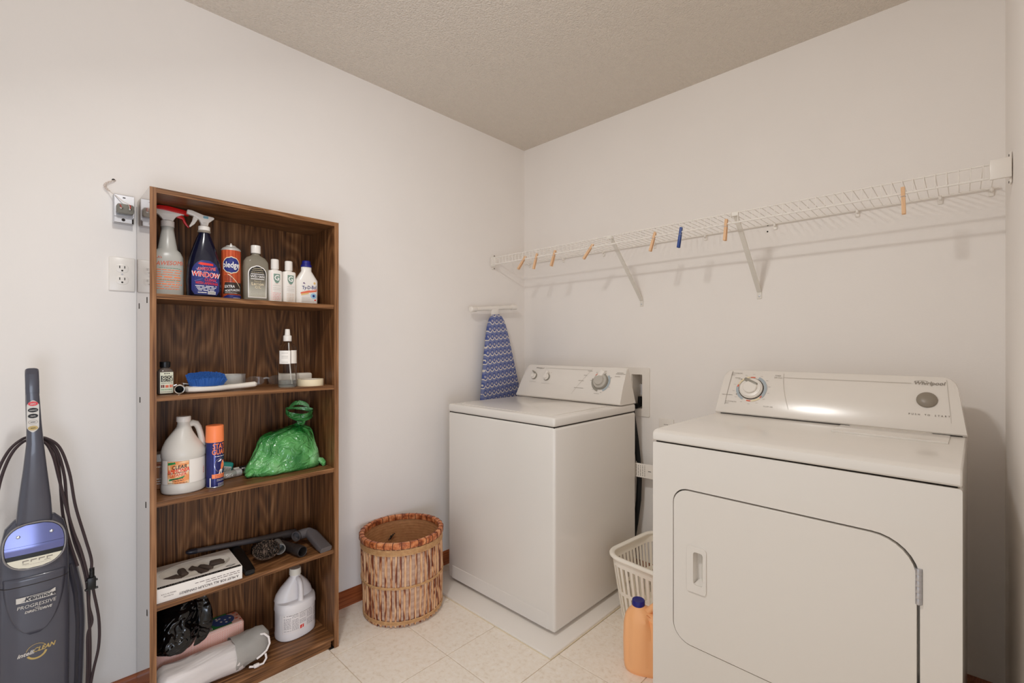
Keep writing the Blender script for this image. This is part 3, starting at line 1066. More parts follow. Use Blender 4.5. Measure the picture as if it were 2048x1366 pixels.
for s_ in (-1, 1):
    mb = MB(PLAST)
    mb.tube([(-0.008, s_*0.142, 1.402), (-0.008, s_*0.145, 1.402), (-0.008, s_*0.182, 1.402), (-0.008, s_*0.186, 1.402)], [0.0145, 0.0165, 0.0165, 0.013], 16)
    mb.build('end_cap', ib)
mb = MB(PLAST)
mb.prism([(-0.028, 1.414), (0.028, 1.414), (0.026, 1.385), (0.018, 1.345), (-0.018, 1.345), (-0.026, 1.385)], -0.019, 0.003, 'x', bev=0.004)
mb.build('leg_joint', ib)
mb = MB(PLAST)
mb.tube([(-0.024, 0, 1.36), (-0.024, 0, 0.25)], 0.009, 10)
mb.build('leg', ib)

# ------------------------------------------------------------------ top shelf: bottles and cans
z1 = 1.3492
t = thing('spray_bottle', 'large hazy spray bottle with red trigger head and orange lettering, leftmost on top shelf', 'spray bottle', (0.118, -1.894, z1), -4)
t.scale = (0.88, 0.88, 1)
pf = [(0, 0.040, 0.046, 3), (0.004, 0.043, 0.049, 3), (0.115, 0.043, 0.049, 3), (0.135, 0.042, 0.048, 2.8), (0.152, 0.036, 0.040, 2.5), (0.160, 0.030, 0.031, 2.2), (0.20, 0.023, 0.024, 2), (0.226, 0.0195, 0.020, 2), (0.236, 0.0195, 0.020, 2)]
body(MB(FOG), pf).build('bottle', t)
lq = [(0.0015, 0.0395, 0.0455, 3), (0.005, 0.0425, 0.0485, 3), (0.11, 0.0425, 0.0485, 3)]
fn = front(pf, 0.0006)
mb = MB(REDPRINT).text('AWESOME', 0.0195, fn, 0.004, 0.110, bold=0.015, shear=0.2, sx=0.92, slope=0.08)
mb.text("LA's", 0.010, fn, -0.030, 0.128, bold=0.02)
mb.m(MATS['orange_plastic'])
for k in range(9):
    mb.lines(fn, -0.038, 0.040-0.004*(k % 3), 0.088-k*0.0078, 0.0036 if k not in (3, 6) else 0.006, k, mean=0.3 if k % 2 else 0.14)
mb.m(GREENP)
for v in (0.094, 0.072, 0.054):
    mb.lines(fn, -0.03, 0.034, v, 0.0016, int(v*1000))
mb.build('label_print', t, smooth=0)
mb = MB(PLAST)
mb.lathe([(0.0215, 0.236), (0.0215, 0.254), (0.0195, 0.256)], 24)
mb.build('collar', t)
mb = MB(PLAST)
mb.prism([(-0.014, 0.254), (0.016, 0.254), (0.019, 0.262), (0.026, 0.272), (0.042, 0.280), (0.054, 0.283), (0.054, 0.291), (-0.046, 0.291), (-0.044, 0.281), (-0.028, 0.272), (-0.019, 0.262)], -0.011, 0.011, 'x', bev=0.003)
mb.build('trigger_body', t)
mb = MB(RED)
mb.prism([(-0.046, 0.2905), (0.066, 0.2815), (0.068, 0.296), (0.045, 0.300), (0.0, 0.305), (-0.026, 0.304), (-0.042, 0.299)], -0.012, 0.012, 'x', bev=0.003)
mb.build('cowl', t)
mb = MB(RED)
mb.prism([(0.026, 0.277), (0.044, 0.281), (0.052, 0.274), (0.058, 0.258), (0.069, 0.243), (0.063, 0.242), (0.050, 0.256), (0.045, 0.268), (0.028, 0.271)], -0.006, 0.006, 'x', bev=0.002)
mb.build('trigger', t)

t = thing('spray_bottle', 'dark blue window cleaner spray bottle with white trigger and round-shouldered label', 'spray bottle', (0.152, -1.797, z1), -4)
t.scale = (0.88, 0.88, 1)
pf = [(0, 0.034, 0.053, 2.6), (0.005, 0.037, 0.057, 2.6), (0.06, 0.038, 0.059, 2.6), (0.11, 0.037, 0.056, 2.5), (0.14, 0.034, 0.049, 2.4), (0.175, 0.029, 0.038, 2.2), (0.205, 0.023, 0.027, 2), (0.222, 0.018, 0.019, 2), (0.232, 0.017, 0.018, 2)]
body(MB(NAVYL), pf).build('bottle', t)
fn = front(pf, 0.0008)
mb = MB(mat('label_navy', (40, 48, 116), 0.35))
def lab(v):
    k = (v-0.012)/0.116
    w = 0.0455 if k < 0.62 else 0.0455*math.sqrt(max(0.0, 1-((k-0.62)/0.40)**2))
    if k < 0.12:
        w *= 0.80+0.2*k/0.12
    return (-w, w)
mb.patch(fn, 0.012, 0.128, lab, 10, 16)
fn2 = front(pf, 0.0013)
mb.m(mat('label_pale_blue', (120, 136, 200), 0.4))
for a in (0.25, 0.7, 1.2, 1.9, 2.5, 2.9, 3.5, 5.9):
    c, q = math.cos(a), math.sin(a)
    mb.poly(fn2, [(0.012*c, 0.072+0.02*q), (0.040*c, 0.072+0.045*q), (0.040*c+0.0012, 0.072+0.045*q+0.0014), (0.012*c+0.0005, 0.072+0.02*q+0.0008)])
fn2 = front(pf, 0.0018)
mb.m(REDP).poly(fn2, [(-0.026, 0.116), (-0.018, 0.121), (0.024, 0.118), (0.024, 0.111), (-0.016, 0.112)])
mb.text('WINDOW', 0.0225, fn2, 0.0, 0.079, bold=0.022, shear=0.1, sx=0.82, slope=-0.05)
mb.text('CLEAN', 0.0145, fn2, 0.014, 0.062, bold=0.018, shear=0.15, sx=0.85, slope=-0.03)
mb.text('WITH AMMONIA', 0.0125, fn2, 0.003, 0.050, bold=0.02, shear=0.15, sx=0.78, slope=-0.03)
mb.text('AWESOME', 0.0150, fn2, 0.002, 0.099, bold=0.018, shear=0.2, sx=0.85, slope=0.05)
mb.m(WPRINT)
fn3 = front(pf, 0.0015)
mb.text('WINDOW', 0.0245, fn3, 0.0003, 0.079, bold=0.055, shear=0.1, sx=0.80, slope=-0.05)
mb.text('AWESOME', 0.0155, fn3, 0.002, 0.099, bold=0.022, shear=0.2, sx=0.84, slope=0.05)
for k in range(4):
    mb.lines(fn2, -0.034+0.003*k, 0.036-0.002*k, 0.041-k*0.0048, 0.003, k, mean=0.3)
mb.poly(fn2, [(0.006, 0.014), (0.032, 0.014), (0.032, 0.024), (0.006, 0.024)])
mb.lines(fn2, -0.026, 0.003, 0.019, 0.0045, 5)
mb.m(BPRINT)
fn3 = front(pf, 0.0022)
for k in range(9):
    u = 0.008+k*0.0026
    mb.poly(fn3, [(u, 0.0155), (u+0.0012, 0.0155), (u+0.0012, 0.0228), (u, 0.0228)])
mb.build('label', t, smooth=0)
mb = MB(mat('grey_clear_neck', (150, 140, 128), 0.25))
mb.lathe([(0.020, 0.226), (0.0225, 0.229), (0.0225, 0.232), (0.019, 0.234)], 24)
mb.build('neck_ring', t)
mb = MB(PLAST)
mb.lathe([(0.020, 0.234), (0.020, 0.247), (0.018, 0.249), (0.013, 0.251), (0.012, 0.262)], 24)
mb.build('collar', t)
mb = MB(PLAST)
mb.prism([(0.012, 0.250), (0.014, 0.262), (0.034, 0.279), (0.030, 0.284), (-0.004, 0.287), (-0.040, 0.297), (-0.056, 0.298), (-0.058, 0.284), (-0.036, 0.279), (-0.018, 0.270), (-0.008, 0.250)], -0.010, 0.010, 'x', bev=0.003)
mb.build('trigger_body', t)
mb = MB(mat('teal_insert', (120, 168, 184), 0.35))
mb.box((0.0105, 0.004, 0.279), (0.004, 0.016, 0.008), 0.001, 1)
mb.build('spray_insert', t)
mb = MB(PLAST)
mb.prism([(-0.020, 0.282), (-0.036, 0.278), (-0.040, 0.262), (-0.050, 0.242), (-0.046, 0.240), (-0.032, 0.252), (-0.022, 0.268)], -0.006, 0.006, 'x', bev=0.002)
mb.build('trigger', t)

t = thing('aerosol_can', 'wood-print furniture polish can with dark blue oval logo between blue bottle and clear bottle', 'spray can', (0.15, -1.7145, z1), -13)
t.scale = (0.92, 0.92, 1)
pf = [(0, 0.031, 0.031), (0.003, 0.033, 0.033), (0.172, 0.033, 0.033), (0.176, 0.0325, 0.0325)]
WCAN = wood('can_wood_print', (150, 52, 26), (196, 84, 48), (224, 120, 78), 'z', 0.28)
body(MB(WCAN), pf).build('can', t)
mb = MB(mat('tin', (206, 202, 196), 0.3, 0.3))
mb.lathe([(0.0325, 0.176), (0.0335, 0.178), (0.0325, 0.181), (0.029, 0.185), (0.021, 0.190), (0.018, 0.1905), (0.017, 0.194), (0.0145, 0.1955)], 28)
mb.build('dome', t)
mb = MB(PLAST)
mb.lathe([(0.0045, 0.195), (0.0045, 0.200), (0.002, 0.2005), (0.002, 0.204)], 12)
mb.build('valve_stem', t)
fa = lambda e: front(pf, e, True)
mb = MB(TAPE).ell(fa(0.0005), 0.0, 0.123, 0.0315, 0.0305, 12, 14)
mb.m(BLUE).ell(fa(0.0009), 0.0, 0.123, 0.0285, 0.0275, 12, 14)
mb.m(BPRINT).text('pledge', 0.0318, fa(0.0011), -0.0012, 0.1225, bold=0.022, sx=0.72)
mb.m(WPRINT).text('pledge', 0.030, fa(0.0014), -0.001, 0.123, bold=0.018, sx=0.74)
mb.m(TAPE)
pv = None
for k in range(15):
    s_ = k/14
    u, v = -0.012+0.046*s_, 0.092-0.046*s_**1.3
    if pv:
        mb.poly(fa(0.0007), [pv, (pv[0], pv[1]-0.003), (u, v-0.003), (u, v)])
    pv = (u, v)
mb.m(mat('label_dark_brown', (52, 40, 34), 0.4))
mb.patch(fa(0.0006), 0.022, 0.062, lambda v: (-0.030+0.2*(v-0.022), 0.048-0.1*(v-0.022)), 14, 4)
mb.m(WPRINT).text('EXTRA', 0.0130, fa(0.0010), -0.006, 0.047, bold=0.018, sx=0.85, slope=0.05)
mb.text('MOISTURIZING', 0.0108, fa(0.0010), 0.006, 0.034, bold=0.018, sx=0.75, slope=0.1)
mb.lines(fa(0.0010), -0.022, 0.020, 0.025, 0.002, 3)
mb.m(BPRINT)
for k in range(4):
    mb.lines(fa(0.0008), -0.024, 0.006, 0.084-k*0.005, 0.0018, k)
mb.m(BLUE).patch(fa(0.0006), 0.002, 0.018, lambda v: (-0.048+2.3*(v-0.002), 0.048), 14, 5)
mb.m(WPRINT).lines(fa(0.0012), 0.006, 0.034, 0.008, 0.002, 5)
mb.build('label', t, smooth=0)

t = thing('oil_bottle', 'flat clear bottle of lemon oil with white cap and arched grey label', 'bottle', (0.15, -1.6335, z1), -2)
t.scale = (0.9, 0.9, 1)
pf = [(0, 0.022, 0.041, 3.2), (0.004, 0.026, 0.046, 3.2), (0.125, 0.026, 0.0475, 3), (0.148, 0.025, 0.0455, 2.8), (0.162, 0.021, 0.036, 2.4), (0.169, 0.016, 0.022, 2), (0.173, 0.014, 0.015, 2), (0.180, 0.014, 0.014, 2)]
OILB = mat('grey_clear_bottle', (178, 170, 152), 0.1, trans=0.55, ior=1.2)
body(MB(OILB), pf).build('bottle', t)
fn = front(pf, 0.0006)
def arch(h0, h1, w, r):
    def f_(v):
        k = max(0.0, v-(h1-r))/r
        return (-w*math.sqrt(max(0, 1-k*k*0.98)), w*math.sqrt(max(0, 1-k*k*0.98)))
    return f_
LBG = mat('label_grey_gradient', (150, 146, 132), 0.4)
g = G(LBG)
zz = g.n('SeparateXYZ', {0: g.obj}, out=2)
g.color(g.ramp(g.math('MULTIPLY', zz, 7.0), [(0.2, rgb(196, 192, 176)), (0.52, rgb(118, 112, 98)), (0.72, rgb(44, 40, 36))]))
mb = MB(WPRINT).patch(fn, 0.014, 0.132, arch(0.014, 0.132, 0.0345, 0.030), 10, 16)
fn = front(pf, 0.0011)
mb.m(LBG).patch(fn, 0.017, 0.129, arch(0.017, 0.129, 0.0318, 0.028), 10, 16)
fn = front(pf, 0.0015)
mb.m(WPRINT).text('WEIMAN', 0.0130, fn, 0, 0.0915, bold=0.018, sx=1.0)
mb.poly(fn, [(-0.025, 0.0995), (0.025, 0.0995), (0.025, 0.1018), (-0.025, 0.1018)])
mb.poly(fn, [(-0.025, 0.0815), (0.025, 0.0815), (0.025, 0.0838), (-0.025, 0.0838)])
mb.m(TAPE).text('Natural', 0.0085, fn, 0, 0.0745, bold=0.01)
mb.text('Lemon', 0.0150, fn, 0, 0.0645, bold=0.02, sx=1.1)
mb.text('OIL', 0.0125, fn, 0.001, 0.0525, bold=0.02, sx=1.2)
for k, (v, w) in enumerate(((0.121, 0.016), (0.1145, 0.021), (0.107, 0.024))):
    mb.lines(fn, -w, w, v, 0.0022, k)
mb.m(GREYPRINT)
for k in range(5):
    mb.lines(fn, -0.026, 0.026, 0.044-k*0.0055, 0.0018, k)
mb.build('label', t, smooth=0)
mb = MB(PLAST)
mb.lathe([(0.0175, 0.179), (0.0180, 0.180), (0.0180, 0.206), (0.0168, 0.208)], 26)
mb.build('cap', t)

for k, (y, top, lbl) in enumerate(((-1.572, 0.164, 'slim white bottle with green shield letter and pinkish print, beside clear oil bottle'), (-1.522, 0.163, 'slim white bottle with green shield letter and beige print, beside blue-capped bottle'))):
    t = thing('shampoo_bottle', lbl, 'bottle', (0.165, y, z1), 4, group='pair of slim white bottles')
    t.scale = (0.93, 0.93, 1)
    pf = [(0, 0.017, 0.0235, 3), (0.003, 0.019, 0.0255, 3.2), (0.116, 0.019, 0.0255, 3.2), (0.121, 0.0175, 0.024, 3), (0.1235, 0.012, 0.0145, 2), (0.126, 0.011, 0.0115, 2), (0.130, 0.011, 0.0115, 2)]
    body(MB(PLAST), pf).build('bottle', t)
    mb = MB(PLAST)
    mb.lathe([(0.0145, 0.127), (0.0150, 0.128), (0.0146, top-0.002), (0.0128, top)], 22)
    mb.build('cap', t)
    fn = front(pf, 0.0005)
    mb = MB(mat('sage_print', (120, 146, 132), 0.5))
    mb.patch(fn, 0.073, 0.108, lambda v: (-0.0125*min(1, math.sqrt(max(0.0, (v-0.072)/0.016))), 0.0125*min(1, math.sqrt(max(0.0, (v-0.072)/0.016)))), 6, 12)
    mb.m(WPRINT).text('G', 0.028, front(pf, 0.0009), 0, 0.0925, bold=0.022)
    mb.m(FAINT)
    for j, v in enumerate((0.064, 0.055, 0.049)):
        mb.lines(fn, -0.015, 0.015, v, 0.002, j+k)
    mb.m(mat('pink_wash', (236, 168, 164), 0.5) if k == 0 else mat('beige_wash', (222, 196, 172), 0.5))
    for j in range(5):
        mb.lines(fn, -0.016, 0.017, 0.036-j*0.006, 0.003, 10*k+j, mean=0.25)
    if k == 0:
        mb.poly(fn, [(-0.0195, 0.004), (-0.0188, 0.004), (-0.0188, 0.118), (-0.0195, 0.118)])
    mb.m(REDP).lines(fn, -0.004, 0.004, 0.0705, 0.0014, 3)
    mb.build('label_print', t, smooth=0)

t = thing('cleaner_bottle', 'white angular toilet cleaner bottle with dark blue cap, rightmost on top shelf', 'bottle', (0.17, -1.457, z1), -4)
t.scale = (0.93, 0.93, 1)
pf = [(0, 0.020, 0.037, 3.5), (0.006, 0.024, 0.043, 3.5), (0.090, 0.025, 0.044, 3.5), (0.096, 0.0245, 0.043, 3.4), (0.126, 0.0185, 0.024, 2.6), (0.131, 0.0175, 0.0205, 2.3), (0.148, 0.0175, 0.0205, 2.2)]
body(MB(PLAST), pf).build('bottle', t)
mb = MB(NAVY)
mb.lathe([(0.0215, 0.147), (0.0220, 0.149), (0.0205, 0.156), (0.0175, 0.158), (0.0165, 0.170), (0.0145, 0.172)], 26)
mb.build('cap', t)
fn = front(pf, 0.0007)
mb = MB(BLUE).text('Ty-D-Bol', 0.0185, fn, 0.005, 0.066, bold=0.018, sx=0.85, slope=0.08)
mb.m(REDPRINT).poly(fn, [(-0.030, 0.040), (0.036, 0.052), (0.036, 0.062), (0.010, 0.057), (0.006, 0.053), (-0.030, 0.046)])
mb.m(mat('label_ochre', (222, 186, 120), 0.5)).poly(fn, [(-0.028, 0.034), (0.002, 0.041), (0.002, 0.047), (-0.028, 0.040)])
fb = front(pf, 0.0011)
mb.m(WPRINT).lines(fb, 0.006, 0.032, 0.0555, 0.003, 2, slope=0.12)
mb.m(mat('label_halo', (150, 190, 214), 0.5)).ell(fn, 0.022, 0.034, 0.0125, 0.011)
mb.m(BLUE).ell(fb, 0.022, 0.034, 0.005, 0.005)
mb.m(mat('label_purple', (96, 60, 110), 0.5)).poly(fn, [(-0.022, 0.082), (-0.016, 0.086), (-0.014, 0.080), (-0.010, 0.082), (-0.014, 0.078)])
mb.m(mat('label_ochre', (222, 186, 120), 0.5)).ell(fn, 0.026, 0.084, 0.005, 0.005, 6, 6)
mb.m(FAINT)
for j in range(4):
    mb.lines(fn, -0.026, 0.008, 0.026-j*0.005, 0.0018, j)
mb.m(REDP).ell(fn, 0.029, 0.018, 0.004, 0.003, 6, 6)
mb.build('label_print', t, smooth=0)

# ------------------------------------------------------------------ second shelf
z2 = 1.0332
t = thing('remover_bottle', 'small square bottle with black cap and cream adhesive remover label', 'bottle', (0.190, -1.913, z2), 6)
t.scale = (0.86, 0.86, 1)
pf = [(0, 0.018, 0.022, 4), (0.003, 0.0205, 0.0245, 4), (0.071, 0.0205, 0.0245, 4), (0.079, 0.017, 0.020, 3), (0.085, 0.011, 0.012, 2), (0.090, 0.010, 0.0105, 2)]
body(MB(mat('smoky_bottle', (120, 108, 100), 0.15, trans=0.4)), pf).build('bottle', t)
mb = MB(BLACK)
mb.lathe([(0.0160, 0.086), (0.0165, 0.087), (0.0165, 0.103), (0.0155, 0.104)], 24)
mb.build('cap', t)
fn = front(pf, 0.0006)
mb = MB(mat('label_cream', (226, 226, 204), 0.5)).patch(fn, 0.004, 0.071, (-0.0205, 0.0205), 6, 4)
fb = front(pf, 0.0010)
mb.m(BPRINT).patch(fb, 0.041, 0.060, lambda v: (-0.018, 0.018+0.0015*math.sin(v*300)), 6, 4)
mb.lines(fb, -0.009, 0.009, 0.0665, 0.004, 4, mean=0.4)
mb.lines(fb, -0.017, 0.017, 0.0365, 0.0022, 6)
fb2 = front(pf, 0.0014)
mb.m(mat('label_cream', (226, 226, 204), 0.5)).text('GOO', 0.0125, fb2, 0.001, 0.0545, bold=0.022, sx=1.1)
mb.text('GONE', 0.0115, fb2, 0.001, 0.0460, bold=0.022, sx=1.05)
mb.m(mat('label_maroon', (110, 40, 34), 0.5)).poly(fb, [(-0.018, 0.022), (-0.008, 0.022), (-0.008, 0.031), (-0.018, 0.031)])
mb.m(REDPRINT)
mb.poly(fb, [(-0.005, 0.022), (0.005, 0.022), (0.005, 0.030), (-0.005, 0.030)])
mb.poly(fb, [(0.008, 0.022), (0.018, 0.022), (0.018, 0.031), (0.008, 0.031)])
mb.m(GREENP).lines(fb, -0.018, 0.016, 0.016, 0.003, 8)
mb.m(GREYPRINT).lines(fb, -0.018, 0.016, 0.009, 0.0022, 9)
mb.build('label', t, smooth=0)

t = thing('chrome_pipe', 'short chrome pipe lying open end forward beside small black-capped bottle', 'pipe', (0.200, -1.876, z2+0.0158), 0)
M = Mx.Rotation(math.radians(-12), 4, 'Z') @ Mx.Rotation(PI/2, 4, 'Y')
mb = MB(CHROME)
mb.loft([[M @ p for p in sec(r, r, 2, 24, z=z)] for r, z in ((0.0125, -0.11), (0.0135, -0.11), (0.0135, 0.012), (0.0155, 0.014), (0.0155, 0.030), (0.0140, 0.031), (0.0115, 0.030), (0.0115, -0.02))], cap0=True, cap1=False)
mb.build('pipe_wall', t)
mb = MB(DARK)
mb.loft([[M @ p for p in sec(0.0112, 0.0112, 2, 24, z=z)] for z in (-0.019, -0.018)])
mb.build('bore', t)

t = thing('small_fork', 'small white-handled metal pronged tool lying behind blue brush', 'tool', (0.105, -1.885, z2+0.0165), 0)
mb = MB(PLAST)
mb.box((0, -0.006, 0.002), (0.020, 0.024, 0.026), 0.005, 2)
mb.build('handle', t)
for k in range(3):
    mb = MB(STEEL)
    mb.tube([(0.006*(k-1), 0.004, 0.002), (0.008*(k-1), 0.030, 0.006+0.004*k-0.004), (0.008*(k-1), 0.058, 0.004)], 0.0028, 8)
    mb.build('prong', t)

t = thing('scrub_brush', 'long-handled scrub brush with dense blue bristles lying on its worn white back', 'brush', (0.2, -1.801, z2))
def bp(s_):
    return V((0.0, s_, 0))
mb = MB(WHITEB)
rings = []
for s_, w, h0, h1 in ((-0.062, 0.010, 0.004, 0.018), (-0.056, 0.024, 0.001, 0.022), (-0.036, 0.032, 0.0, 0.024), (0.0, 0.034, 0.0, 0.025), (0.036, 0.028, 0.0, 0.024), (0.060, 0.015, 0.002, 0.022), (0.085, 0.0115, 0.004, 0.022), (0.125, 0.013, 0.006, 0.025), (0.148, 0.012, 0.008, 0.027), (0.154, 0.006, 0.011, 0.023)):
    rings.append([V((w*math.copysign(abs(math.cos(a))**0.8, math.cos(a)), s_, (h0+h1)/2+(h1-h0)/2*math.copysign(abs(math.sin(a))**0.7, math.sin(a)))) for a in [2*PI*k/20 for k in range(20)]])
mb.loft(rings)
bk = mb.build('brush_back', t)
mb = MB(BRISTLE)
rr = random.Random(3)
for i in range(34):
    for j in range(12):
        s_ = -0.048+0.096*i/33
        w = 0.030*math.sqrt(max(0.0, 1-(s_/0.053)**2))
        q = j/11*2-1                       # -1 at the wall side, +1 at the room side
        x = q*w
        tuft = 0.0022*math.sin(i*1.35)*max(0, q)
        a = V((x, s_*0.92, 0.022))
        b = V((x*1.30+0.004*max(0, q)+tuft+rr.uniform(-.0015, .0015), s_*1.14+rr.uniform(-.0015, .0015), 0.0575-0.009*q-0.008*(s_/0.05)**2+rr.uniform(-0.0015, 0.0015)))
        mb.tube([a, a.lerp(b, 0.55)+V((0.002*q, 0, 0.003)), b], [0.0024, 0.0031, 0.0026], 5)
mb.build('bristles', t, kind='stuff')

t = thing('packing_tape_roll', 'roll of clear packing tape standing behind blue brush', 'tape roll', (0.085, -1.700, z2+0.001), -20)
mb = MB(CLEARF)
mb.prism([(0.050*math.cos(a), 0.050*math.sin(a)) for a in [2*PI*k/32 for k in range(32)]], 0, 0.049, 'z', holes=[[(0.038*math.cos(a), 0.038*math.sin(a)) for a in [2*PI*k/32 for k in range(32)]]])
mb.build('tape', t, smooth=50)
mb = MB(CARD)
mb.prism([(0.0375*math.cos(a), 0.0375*math.sin(a)) for a in [2*PI*k/32 for k in range(32)]], 0.001, 0.048, 'z', holes=[[(0.035*math.cos(a), 0.035*math.sin(a)) for a in [2*PI*k/32 for k in range(32)]]])
mb.build('core', t, smooth=50)

t = thing('safety_glasses', 'clear safety glasses lying on second shelf near knot in back panel', 'glasses', (0.095, -1.585, z2), 0)
for s_ in (-1, 1):
    mb = MB(mat('safety_lens', (242, 242, 240), 0.05, trans=0.96, ior=1.2))
    def lens(u, v, s_=s_):
        return V((0.018-7.5*(u-s_*0.006)**2, u, v))
    mb.patch(lens, 0.004, 0.040, lambda v: (s_*0.036-0.030*math.sqrt(max(0.02, 1-((v-0.022)/0.019)**2)), s_*0.036+0.030*math.sqrt(max(0.02, 1-((v-0.022)/0.019)**2))), 10, 10)
    o = mb.build('lens', t)
    sol = o.modifiers.new('thick', 'SOLIDIFY')
    sol.thickness = 0.002
    mb = MB(CLEARF)
    mb.prism([(-0.055, 0.008), (-0.040, 0.018), (-0.01, 0.026), (0.004, 0.028), (0.004, 0.014), (-0.02, 0.010), (-0.05, 0.0)], s_*0.0705-0.001, s_*0.0705+0.001, 'y', M=None)
    mb.build('temple_arm', t, smooth=0)
mb = MB(CLEARF)
mb.tube([(0.017, -0.010, 0.030), (0.021, 0.0, 0.033), (0.017, 0.010, 0.030)], 0.003, 8)
mb.build('bridge', t)

t = thing('mist_bottle', 'tall clear round mist bottle with white sprayer cap and white paper labels', 'spray bottle', (0.205, -1.541, z2), 0)
t.scale = (0.93, 0.93, 1)
pf = [(0, 0.0300, 0.0300), (0.004, 0.0335, 0.0335), (0.135, 0.0335, 0.0335), (0.150, 0.031, 0.031), (0.161, 0.024, 0.024), (0.166, 0.014, 0.014), (0.170, 0.0125, 0.0125), (0.174, 0.0125, 0.0125)]
body(MB(CLEAR), pf).build('bottle', t)
mb = MB(mat('clear_liquid', (206, 208, 204), 0.08, trans=0.8, ior=1.1))
mb.lathe([(0.0295, 0.003), (0.032, 0.005), (0.032, 0.026)], 28)
mb.build('liquid', t)
mb = MB(PLAST)
mb.tube([(0, 0.004, 0.165), (0.004, 0.006, 0.09), (0.012, 0.010, 0.012)], 0.0024, 8)
mb.build('dip_tube', t)
fa = lambda e: front(pf, e, True)
mb = MB(CARD).patch(fa(0.0006), 0.088, 0.137, (-0.046, -0.0012), 10, 2)
mb.patch(fa(0.0006), 0.089, 0.138, (0.0012, 0.046), 10, 2)
mb.m(GREYPRINT)
for k, v in enumerate((0.128, 0.116, 0.110, 0.094)):
    mb.lines(fa(0.001), -0.034, -0.010, v, 0.0018, k)
mb.build('label', t, smooth=0)
mb = MB(PLAST)
mb.lathe([(0.0150, 0.172), (0.0155, 0.173), (0.0155, 0.192), (0.0135, 0.193), (0.0105, 0.1945), (0.0095, 0.206), (0.0085, 0.2165), (0.0070, 0.2175)], 24)
mb.build('sprayer_cap', t)

t = thing('masking_tape_roll', 'cream roll of masking tape lying flat at right end of second shelf', 'tape roll', (0.195, -1.451, z2))
t.scale = (0.96, 0.96, 1)
mb = MB(TAPE)
mb.prism([(0.050*math.cos(a), 0.050*math.sin(a)) for a in [2*PI*k/36 for k in range(36)]], 0, 0.025, 'z', holes=[[(0.039*math.cos(a), 0.039*math.sin(a)) for a in [2*PI*k/36 for k in range(36)]]])
mb.build('tape', t, smooth=50)
mb = MB(CARD)
mb.prism([(0.0385*math.cos(a), 0.0385*math.sin(a)) for a in [2*PI*k/36 for k in range(36)]], 0.0005, 0.0245, 'z', holes=[[(0.036*math.cos(a), 0.036*math.sin(a)) for a in [2*PI*k/36 for k in range(36)]]])
mb.build('core', t, smooth=50)
mb = MB(WHITEB)
mb.box((0, 0, 0.0225), (0.034, 0.104, 0.045), 0.007, 3)
tag(mb.build('white_block', loc=(0.100, -1.462, z2), rot=(0, 0, 0.0)), 'rounded white bar behind masking tape roll and mist bottle', 'block')

# ------------------------------------------------------------------ third shelf
z3 = 0.7082
t = thing('supplement_jar', 'small jar with white lid half hidden behind left post and ammonia jug', 'jar', (0.075, -1.906, z3))
pf = [(0, 0.026, 0.026), (0.003, 0.029, 0.029), (0.088, 0.029, 0.029), (0.094, 0.026, 0.026)]
body(MB(mat('jar_brown_label', (150, 104, 72), 0.4)), pf).build('jar', t)
mb = MB(PLAST)
mb.lathe([(0.0285, 0.093), (0.029, 0.094), (0.029, 0.116), (0.0275, 0.118)], 26)
mb.build('lid', t)
fa = front(pf, 0.0005, True)
mb = MB(mat('label_maroon', (110, 40, 34), 0.5)).patch(fa, 0.082, 0.090, (-0.04, 0.04), 10, 1)
mb.ell(fa, 0.010, 0.056, 0.015, 0.013)
mb.m(WPRINT)
for k, v in enumerate((0.076, 0.036, 0.028, 0.020)):
    mb.lines(fa, -0.02, 0.03, v, 0.0035, k)
mb.build('label_print', t, smooth=0)

t = thing('ammonia_jug', 'large milky ammonia jug with handle on right and orange printed label', 'jug', (0.165, -1.8585, z3))
t.scale = (0.85, 0.85, 1)
pf = [(0, 0.060, 0.066), (0.004, 0.065, 0.0715), (0.014, 0.067, 0.073), (0.028, 0.066, 0.072), (0.032, 0.0645, 0.0705), (0.112, 0.0645, 0.0705), (0.117, 0.067, 0.073), (0.136, 0.066, 0.0725), (0.150, 0.061, 0.066, 2, -0.002), (0.170, 0.050, 0.052, 2, -0.006), (0.195, 0.034, 0.034, 2, -0.004), (0.212, 0.0235, 0.0235, 2, 0.0), (0.222, 0.0205, 0.0205), (0.234, 0.0205, 0.0205)]
body(MB(MILKY), pf).build('jug_body', t)
mb = MB(MILKY)
mb.tube([(0, 0.016, 0.216), (0, 0.030, 0.221), (0, 0.042, 0.217), (0, 0.050, 0.204), (0, 0.056, 0.184), (0, 0.061, 0.162), (0, 0.0615, 0.146), (0, 0.055, 0.132)], [0.010, 0.011, 0.0112, 0.011, 0.0108, 0.011, 0.0125, 0.013], 12, flat=1.2)
mb.build('handle', t)
mb = MB(PLAST)
mb.lathe([(0.0235, 0.229), (0.024, 0.230), (0.024, 0.244), (0.0225, 0.2462), (0.003, 0.2465)], 28)
mb.build('cap', t)
fa = lambda e: front(pf, e, True)
mb = MB(CARD).patch(fa(0.0006), 0.034, 0.110, (-0.095, 0.095), 64, 2)
OLAB = mat('label_orange_swirl', (240, 190, 140), 0.5)
g = G(OLAB)
g.color(g.ramp(g.noise(g.map((26, 26, 34)), 1.0, 2, 0.4, 1.0), [(0.38, rgb(236, 150, 88)), (0.52, rgb(244, 206, 160)), (0.66, rgb(232, 226, 206))]))
fl = fa(0.0010)
U0 = -0.031
mb.m(BPRINT).patch(fa(0.0009), 0.0355, 0.1085, (U0-0.0362, U0+0.0362), 10, 1)
mb.m(OLAB).patch(fl, 0.036, 0.108, (U0-0.0355, U0+0.0355), 10, 4)
fl = fa(0.0014)
mb.m(BPRINT).text('CLEAR', 0.0165, fl, U0+0.005, 0.089, bold=0.022, shear=0.1, slope=0.06)
